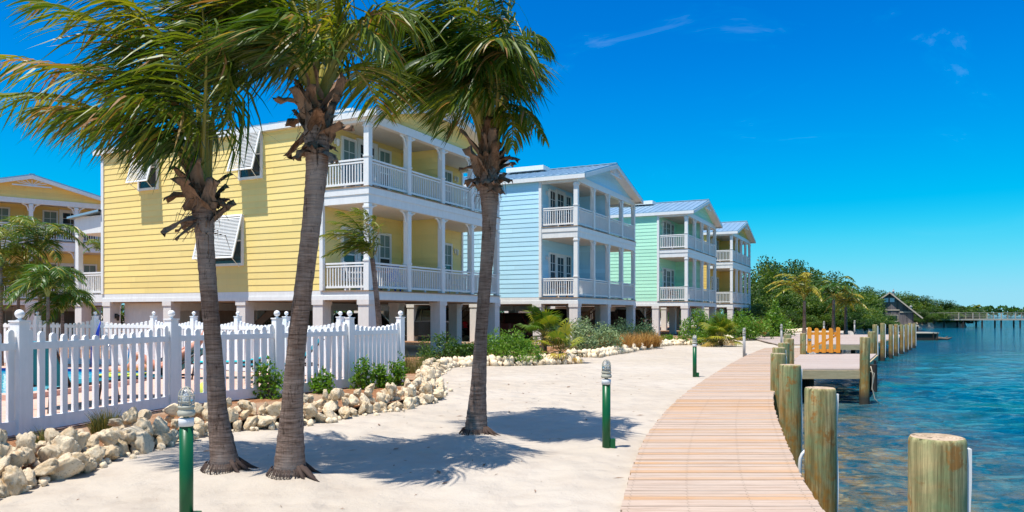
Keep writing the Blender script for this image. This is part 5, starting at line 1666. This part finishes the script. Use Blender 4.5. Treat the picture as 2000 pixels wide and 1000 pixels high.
# ------------------------------------------------------------------ cars under the houses
def car(label, x, y, rz, paint_, kind='sedan'):
    e = thing('parked_car', label, 'car', (x, y, .14), rz, 'cars parked under the houses')
    hs_ = .0 if kind == 'sedan' else .22
    prof = [(-2.2, .35), (-2.25, .62), (-2.15, .92+hs_*.6), (-1.5, .98+hs_*.6), (1.0, .95+hs_*.3), (1.9, .80+hs_*.2), (2.2, .62), (2.2, .35), (1.75, .25), (-1.8, .25)]
    def loft(pr, ws):
        mb = MB(); n = len(pr); vs = []
        for yv, k in ws:
            cz = sum(z for _, z in pr)/n
            vs += [(x_*(1 if abs(k-1) < 1e-6 else .985), yv, cz + (z-cz)*k) for x_, z in pr]
        fs = []
        for r_ in range(len(ws)-1):
            for i in range(n): fs.append((r_*n+i, r_*n+(i+1)%n, (r_+1)*n+(i+1)%n, (r_+1)*n+i))
        fs.append(tuple(range(n-1, -1, -1))); fs.append(tuple((len(ws)-1)*n+i for i in range(n)))
        mb.add(vs, fs); return mb
    b = loft(prof, [(-.86, .86), (-.80, 1), (.80, 1), (.86, .86)]).build('body', paint_, e, True)
    md = b.modifiers.new('edge', 'EDGE_SPLIT'); md.split_angle = R(40)
    def cab(x0, x1, x2, x3, z0, z1, y0, y1):
        return [(x0,-y0,z0),(x3,-y0,z0),(x3,y0,z0),(x0,y0,z0),(x1,-y1,z1),(x2,-y1,z1),(x2,y1,z1),(x1,y1,z1)]
    F = [(0,3,2,1),(4,5,6,7),(0,1,5,4),(1,2,6,5),(2,3,7,6),(3,0,4,7)]
    z0, z1 = .93+hs_*.5, 1.45+hs_
    xr = -1.9 if kind != 'sedan' else -1.65
    mb = MB(); mb.add(cab(xr, xr+.42, .25, .95, z0, z1, .78, .58), F); mb.build('windows', M['carglass'], e)
    mb = MB(); mb.add(cab(xr+.38, xr+.46, .2, .28, z1-.03, z1+.03, .62, .55), F)
    for s_ in (-1, 1):
        for xa, xb in ((xr, xr+.42), (.95, .25), (-.35, -.32)):
            mb.bar((xa, s_*.785, z0), (xb, s_*.59, z1), .06, .06)
    mb.build('roof', paint_, e)
    for xx in (-1.35, 1.35):
        for s_ in (-1, 1):
            mb = MB(); mb.lathe([(.20, -.11), (.30, -.11), (.325, -.08), (.325, .08), (.30, .11), (.20, .11)], 20)
            wh = mb.build('wheel', M['rubber'], e, True, (xx, s_*.78, .325), (PI/2, 0, 0))
            mb = MB(); mb.lathe([(.05, -.118), (.19, -.115), (.2, -.09), (.2, .09), (.19, .115), (.05, .118)], 14); mb.build('rim', M['grey_post'], wh, True)
    for s_ in (-1, 1):
        mb = MB(); mb.box(-2.27, -2.1, s_*.68-.14, s_*.68+.14, .68, .9+hs_*.5); mb.build('taillight', M['taillight'], e)
    return e
def Hl(C, u, v):
    return (C[0] + .4436*u - .8963*v, C[1] + .8963*u + .4436*v)
for lb, C_, u, v, rz, pm, kd in (
    ('dark red car parked under the blue house, tail toward the water', (3.08, 35), 3.0, 5.4, ANG - PI/2 + .05, M['car_red'], 'sedan'),
    ('black sport utility car parked under the near side of the blue house', (3.08, 35), .9, 9.2, ANG - PI/2, M['car_black'], 'suv'),
    ('dark green car parked under the far side of the blue house', (3.08, 35), 6.9, 4.6, ANG - PI/2, M['car_green'], 'suv'),
    ('black car parked under the mint green house', (11.2, 47.5), 2.6, 5.6, ANG - PI/2, M['car_black'], 'suv'),
    ('dark car parked deep under the yellow house', (-4.62, 24), 6.6, 6.0, ANG - PI/2, M['car_black'], 'sedan')):
    x, y = Hl(C_, u, v); car(lb, x, y, rz + PI, pm, kd)

# ------------------------------------------------------------------ mangroves, shack, footbridge
def tree_meshes(seed, rx, rz, n, size, mat):
    rng = random.Random(seed); mb = MB(); cl = []
    for k in range(26):
        while True:
            p = Vector((rng.uniform(-1, 1), rng.uniform(-1, 1), rng.uniform(-1, 1)))
            if p.length < 1: break
        p = p * (.6 + .4*p.length)
        cl.append((Vector((p.x*rx, p.y*rx, rz*(1.0 + p.z*1.0))), rng.uniform(.22, .38), rng.uniform(-.15, .2)))
    for c, r, tn in cl:
        pts = []
        for _ in range(n // 26):
            d = Vector((rng.gauss(0, 1), rng.gauss(0, 1), rng.gauss(0, .8))).normalized() * r * rng.random()**.35
            q = c + d*rx
            if q.z > .1: pts.append(q)
        leaf_quads(mb, pts, size, rng, .55, .3, (.1+tn, .65+tn))
    crown = mb.mesh('crown', mat)
    mb = MB()
    for k in range(6):
        c = cl[k][0]
        mb.tube([(rng.uniform(-.4, .4), rng.uniform(-.4, .4), -.3), Vector((c.x*.4, c.y*.4, c.z*.5)), c], [.11, .08, .03], 6)
    return crown, mb.mesh('trunk', M['bark'])
TV = [tree_meshes(300+k, 1.0*2.2, 2.0, 6500, .18, M['mangrove']) for k in range(4)]
rt = random.Random(77)
TREES = []
def tree(x, y, s, sz, label, group):
    e = thing('mangrove_tree', label, 'tree', (x, y, -.1), rt.uniform(0, 6), group)
    c, t = TV[rt.randrange(4)]
    link('crown', c, e); link('trunk', t, e)
    e.scale = (s, s, sz)
# tall stand behind the far beach
for px, top, Y_, s in ((1478,520,78,1.5),(1500,512,82,1.5),(1528,520,80,1.6),(1556,524,84,1.5),(1585,532,82,1.6),(1608,540,88,1.5),(1548,560,72,1.2),(1590,575,70,1.1),(1512,575,70,1.2),(1476,560,74,1.2),(1618,580,70,1.1),(1640,556,92,1.5),(1668,560,96,1.5),(1600,535,90,1.6),(1575,530,86,1.5),(1628,549,94,1.6),(1654,557,98,1.6),(1684,566,104,1.5),(1515,515,86,1.5),(1542,520,86,1.5)):
    p = AT(px, top, Y_)
    tree(p.x, Y_, s, (p.z+.1)/4.05, 'dark green mangrove in the tall stand behind the far beach palms', 'mangroves behind the far beach')
for px, top, Y_, s in ((1640,592,74,1.0),(1672,590,78,1.2),(1690,602,84,.7),(1708,613,88,.6),(1660,612,68,.9)):
    p = AT(px, top, Y_)
    tree(p.x, Y_, s, (p.z+.1)/4.05, 'low dense mangrove between the orange gate and the grey shack', 'mangroves beside the shack')
for px, top, Y_, s in ((1690,570,122,1.9),(1700,571,117,1.6),(1680,567,112,1.6),(1712,572,119,1.7),(1745,573,125,1.8),(1780,577,128,1.8),(1812,585,129,1.7),(1838,590,129,1.6),(1860,595,130,1.5),(1884,600,130,1.4),(1660,566,118,1.9),(1725,575,126,1.9),(1765,574,128,1.9),(1795,582,128,1.8),(1826,588,128,1.7),(1850,593,129,1.6),(1872,598,130,1.5),(1895,603,130,1.3),(1810,604,125.5,1.5),(1840,608,126,1.4)):
    p = AT(px, top, Y_)
    tree(p.x, Y_, s, (p.z+.1)/4.05, 'mangrove on the far point behind the shack and footbridge', 'mangroves on the far point')
for k in range(46):
    Y_ = 70 + k * 1.3; x_ = shore_x(Y_) - rt.uniform(.2, 2.2)
    tree(x_, Y_, rt.uniform(.7, 1.0), rt.uniform(.42, .62) if not 86 < Y_ < 112 else rt.uniform(.22, .32), 'low mangrove bush hanging over the far waterline', 'mangroves along the far waterline')
for k in range(14):
    Y_ = 62 + rt.uniform(0, 6); x_ = 19.5 + k*.75
    tree(x_, Y_ + (k*.5), .7, rt.uniform(.35, .6), 'dark bush closing the back of the far beach', 'bushes at the back of the far beach')
# hedge and trees behind the houses, seen through the stilts
for k in range(22):
    x = -46 + k*3.4; y = 52 + .62*(x + 46) * .55 + rt.uniform(-1, 1)
    if x > 2: y += 16
    tree(x, y + 6, 1.2, .95, 'green tree seen between the stilts behind the row of houses', 'trees behind the houses')
# distant wooded shore
mb = MB(); rs = random.Random(4)
pts = []
for k in range(9000):
    x = rs.uniform(170, 900); y = 420 + rs.uniform(-12, 25)
    hgt = 4.0 + 1.8*mnoise.noise((x*.02, 0, 3)) + 1.0*mnoise.noise((x*.08, 5, 3))
    pts.append((x, y, rs.uniform(-.8, 1)*0 + hgt*rs.random()**.6 - .8))
leaf_quads(mb, pts, 2.6, rs, .6, .3, (.15, .7))
tag(mb.build('far_treeline', M['mangrove']), 'thin green line of trees on the far shore', 'trees', None, 'stuff')

# weathered shack
ysk = 104
def S_(px, py): p = AT(px, py, ysk); return p.x, p.z
sx0, _ = S_(1706, 600); sx1, _ = S_(1784, 600); pxk, pzk = S_(1738, 571); lx, lz = S_(1697, 598); rx_, rz_ = S_(1801, 621)
sk = thing('boathouse_shack', 'old grey timber shack with a steep gable at the mangrove edge', 'shack', (pxk, ysk, 0), -math.atan2(pxk, ysk))
_pk = pxk; KS = math.cos(math.atan2(pxk, ysk))
def _loc(x): return (x - _pk) * KS
sx0, sx1, lx, rx_, pxk = _loc(sx0), _loc(sx1), _loc(lx), _loc(rx_), 0.0
_S0 = S_
def S_(px, py):
    x, z = _S0(px, py); return _loc(x), z
def roofz(x):
    return lz + (pzk-lz)*(x-lx)/(pxk-lx) if x < pxk else pzk + (rz_-pzk)*(x-pxk)/(rx_-pxk)
mb = MB(); rb = random.Random(9)
x = sx0
while x < sx1:
    x2 = min(x + .24, sx1)
    za, zb = roofz(x) - .12, roofz(x2) - .12
    v = rb.random(); k = rb.uniform(0, .03)
    mb.add([(x, -k, -.6), (x2-.02, -k, -.6), (x2-.02, -k, zb), (x, -k, za), (x, .12, -.6), (x2-.02, .12, -.6), (x2-.02, .12, zb), (x, .12, za)],
           [(0,1,2,3),(7,6,5,4),(0,3,7,4),(1,5,6,2),(3,2,6,7)], v)
    x = x2
mb.build('front_wall', M['greyboard'], sk)
mb = MB(); mb.box(sx0, sx0+.1, .13, 9, -.6, roofz(sx0)-.12); mb.box(sx1-.1, sx1, .13, 9, -.6, roofz(sx1)-.12); mb.build('side_wall', M['greyboard'], sk)
for xa, xb in ((lx, pxk), (pxk, rx_)):
    mb = MB(); mb.add([(xa, -.5, roofz(xa)), (xb, -.5, roofz(xb)), (xb, 9.3, roofz(xb)), (xa, 9.3, roofz(xa)), (xa, -.5, roofz(xa)-.1), (xb, -.5, roofz(xb)-.1), (xb, 9.3, roofz(xb)-.1), (xa, 9.3, roofz(xa)-.1)],
                      [(0,1,2,3),(7,6,5,4),(0,4,5,1),(2,6,7,3),(0,3,7,4),(1,5,6,2)]); mb.build('roof', M['greyboard'], sk)
    mb = MB(); mb.bar((xa, -.54, roofz(xa)-.04), (xb, -.54, roofz(xb)-.04), .05, .17); mb.build('barge_board', M['palewood'], sk)
for (pa, pb, qa, qb, mt) in ((1727, 1735, 582, 590, 'white'), (1738, 1747, 582, 590, 'white'), (1739, 1753, 616, 627, 'pane')):
    (a, zt), (b, zb) = S_(pa, qa), S_(pb, qb)
    mb = MB(); mb.box(a-.08, b+.08, -.07, -.035, zb-.08, zt+.08); fr_ = mb.build('window', M['palewood'] if mt == 'pane' else M['greyboard'], sk)
    mb = MB(); mb.box(a, b, -.085, -.072, zb, zt); mb.build('pane', M['white'] if mt == 'white' else M['pane'], fr_)
for (pa, pb, qq) in ((1718, 1757, 605.5), (1757, 1788, 609.5), (1722, 1752, 628)):
    (a, z), (b, _) = S_(pa, qq), S_(pb, qq)
    mb = MB(); mb.box(a, b, -.12, -.04, z-.07, z+.07); mb.build('wall_trim', M['palewood'], sk)
for px, h_ in ((1745, .9), (1779, .55)):
    a, _ = S_(px, 600)
    mb = MB(); mb.tube([(a, 1.2, roofz(a)-.1), (a, 1.2, roofz(a)+h_*.6), (a, 1.2, roofz(a)+h_)], [.13, .13, .04], 8); mb.tube([(a, 1.2, roofz(a)+h_*.62), (a, 1.2, roofz(a)+h_*.78)], [.24, .1], 8); mb.build('roof_vent', M['grey_post'], sk)
mb = MB(); mb.box(sx0-.4, sx1+.6, -1.6, -.05, -.28, -.12); mb.build('shack_deck', M['palewood'], sk)
for x in np.linspace(sx0, sx1+.4, 5):
    mb = MB(); mb.tube([(x, -1.4, -2), (x, -1.4, -.28)], .1, 8); mb.build('deck_post', M['darkwood'], sk)

# footbridge
fbz = .58; yb = 124
br = thing('footbridge', 'long pale timber footbridge on posts across the far water', 'footbridge', (62, yb, 0))
mb = MB(); mb.box(0, 90, -.9, .9, fbz-.10, fbz); mb.box(0, 90, -.98, -.90, fbz-.25, fbz); mb.box(0, 90, .90, .98, fbz-.25, fbz); mb.build('deck', M['palewood'], br)
for sd in (-.9, .9):
    for z in (.34, .66, 1.02):
        mb = MB(); mb.box(0, 90, sd-.03 - (.04 if z > 1 else 0), sd+.03 + (.04 if z > 1 else 0), fbz+z-.07, fbz+z); mb.build('rail', M['palewood'], br)
    for k in range(39):
        mb = MB(); mb.box(k*2.35-.06, k*2.35+.06, sd-.06+.1*(1 if sd > 0 else -1), sd+.06+.1*(1 if sd > 0 else -1), fbz-.25, fbz+1.0); mb.build('rail_post', M['palewood'], br)
for k in range(29):
    for sd in (-.8, .8):
        mb = MB(); mb.tube([(k*3.15, sd, -2), (k*3.15, sd, fbz-.12)], .14, 8); mb.build('bridge_pile', M['darkwood'], br)

# low floating dock and drift timber past the row of piles
p = G(1806, 664, -.92)
fd = thing('floating_dock', 'small dark floating dock low in the water past the pile row', 'dock', (p.x, p.y, -.92))
mb = MB(); mb.box(-2.0, .75, -1, 1, .62, .72); mb.build('deck', M['palewood'], fd)
mb = MB(); mb.box(-1.9, .6, -.9, .9, -.1, .615); mb.build('float_hull', M['darkwood'], fd)
for x_ in (.3, .68):
    mb = MB(); mb.tube([(x_, -.95, -.3), (x_-.05, -.97, .7)], .06, 8); mb.build('leg', M['darkwood'], fd)
p = G(1838, 663.5, -.92)
mb = MB(); mb.tube([(-.9, 0, .02), (-.2, .1, .12), (.5, -.1, .06), (1.0, 0, .2)], [.1, .16, .13, .05], 7); mb.tube([(.2, 0, .05), (.7, .1, .32)], [.08, .03], 6)
tag(mb.build('drift_log', M['bark'], None, True, (p.x, p.y, -.92)), 'half sunk driftwood log beside the floating dock', 'log')

# bits of dead leaf, twig and weed blown over the sand
mb = MB(); rd = random.Random(55)
for k in range(230):
    y = rd.uniform(4.5, 20); x = rd.uniform(-4.2, 1.2) + max(0, y - 8) * .22
    if x > lerp_path(BLs, y).x - .1 or (x < -3.6 and y > 9) : continue
    l = rd.choice((.012, .018, .03, .07)) * rd.uniform(.6, 1.3); a = rd.uniform(0, PI); w_ = l * rd.uniform(.08, .35)
    c, s_ = math.cos(a), math.sin(a); z = .012 + .03
    z = .035 * mnoise.noise((x * .55 + 3, y * .55 - 3, 1.11)) + .022 * mnoise.noise((x*1.9 + 9, y*1.9 - 9, 3.33)) + .017 * mnoise.noise((x*4.2 + 5, y*4.2 - 5, 1.85)) - .012 + .006
    mb.add([(x - c*l, y - s_*l, z), (x - s_*w_, y + c*w_, z + .008), (x + c*l, y + s_*l, z + .004), (x + s_*w_, y - c*w_, z + .003)], [(0, 1, 2, 3)], rd.random())
tag(mb.build('beach_litter', M['husk']), 'scattered dry leaf bits on the sand', 'litter', None, 'stuff')

def porch_chair(label, C, u, v, z, rz, col):
    x, y = Hl(C, u, v)
    e = thing('porch_chair', label, 'chair', (x, y, z), ANG + rz, 'chairs on the porches')
    mb = MB(); mb.box(-.26, .26, -.26, .26, .40, .44); mb.build('seat', col, e)
    mb = MB()
    for k in range(5): mb.bar((-.22 + .11*k, .24, .44), (-.22 + .11*k, .36, .98), .085, .02)
    mb.bar((-.27, .30, .70), (.27, .30, .70), .03, .06); mb.build('backrest', col, e)
    for sx in (-1, 1):
        mb = MB(); mb.bar((sx*.28, -.28, .62), (sx*.28, .28, .62), .07, .03); mb.build('armrest', col, e)
        for yy in (-.23, .25):
            mb = MB(); mb.box(sx*.26-.025, sx*.26+.025, yy-.025, yy+.025, 0, .61); mb.build('leg', col, e)
    return e
C1 = (-4.62, 24.0)
porch_chair('white porch chair on the lower yellow porch near the corner column', C1, .75, 1.1, 2.372, .5, M['white'])
porch_chair('blue porch chair on the lower yellow porch beside the french door', C1, 3.2, 1.1, 2.372, -.4, M['blueplastic'])
porch_chair('white porch chair on the lower yellow porch past the partition', C1, 7.2, 1.1, 2.372, .3, M['white'])
porch_chair('brown porch chair on the lower blue house porch', (3.08, 35), .8, 1.1, 2.372, .5, M['stairwood'])
porch_chair('brown porch chair on the lower mint house porch', (11.2, 47.5), .8, 1.1, 2.372, .5, M['stairwood'])
x, y = Hl(C1, 1.9, .9)
e = thing('porch_table', 'small round orange table on the lower yellow porch', 'table', (x, y, 2.372))
mb = MB(); mb.lathe([(.36, .68), (.38, .69), (.38, .71), (.36, .72)], 20); mb.build('tabletop', M['orange_toy'], e)
mb = MB(); mb.lathe([(.22, 0), (.2, .03), (.04, .06), (.04, .68)], 12); mb.build('pedestal', M['stairwood'], e)
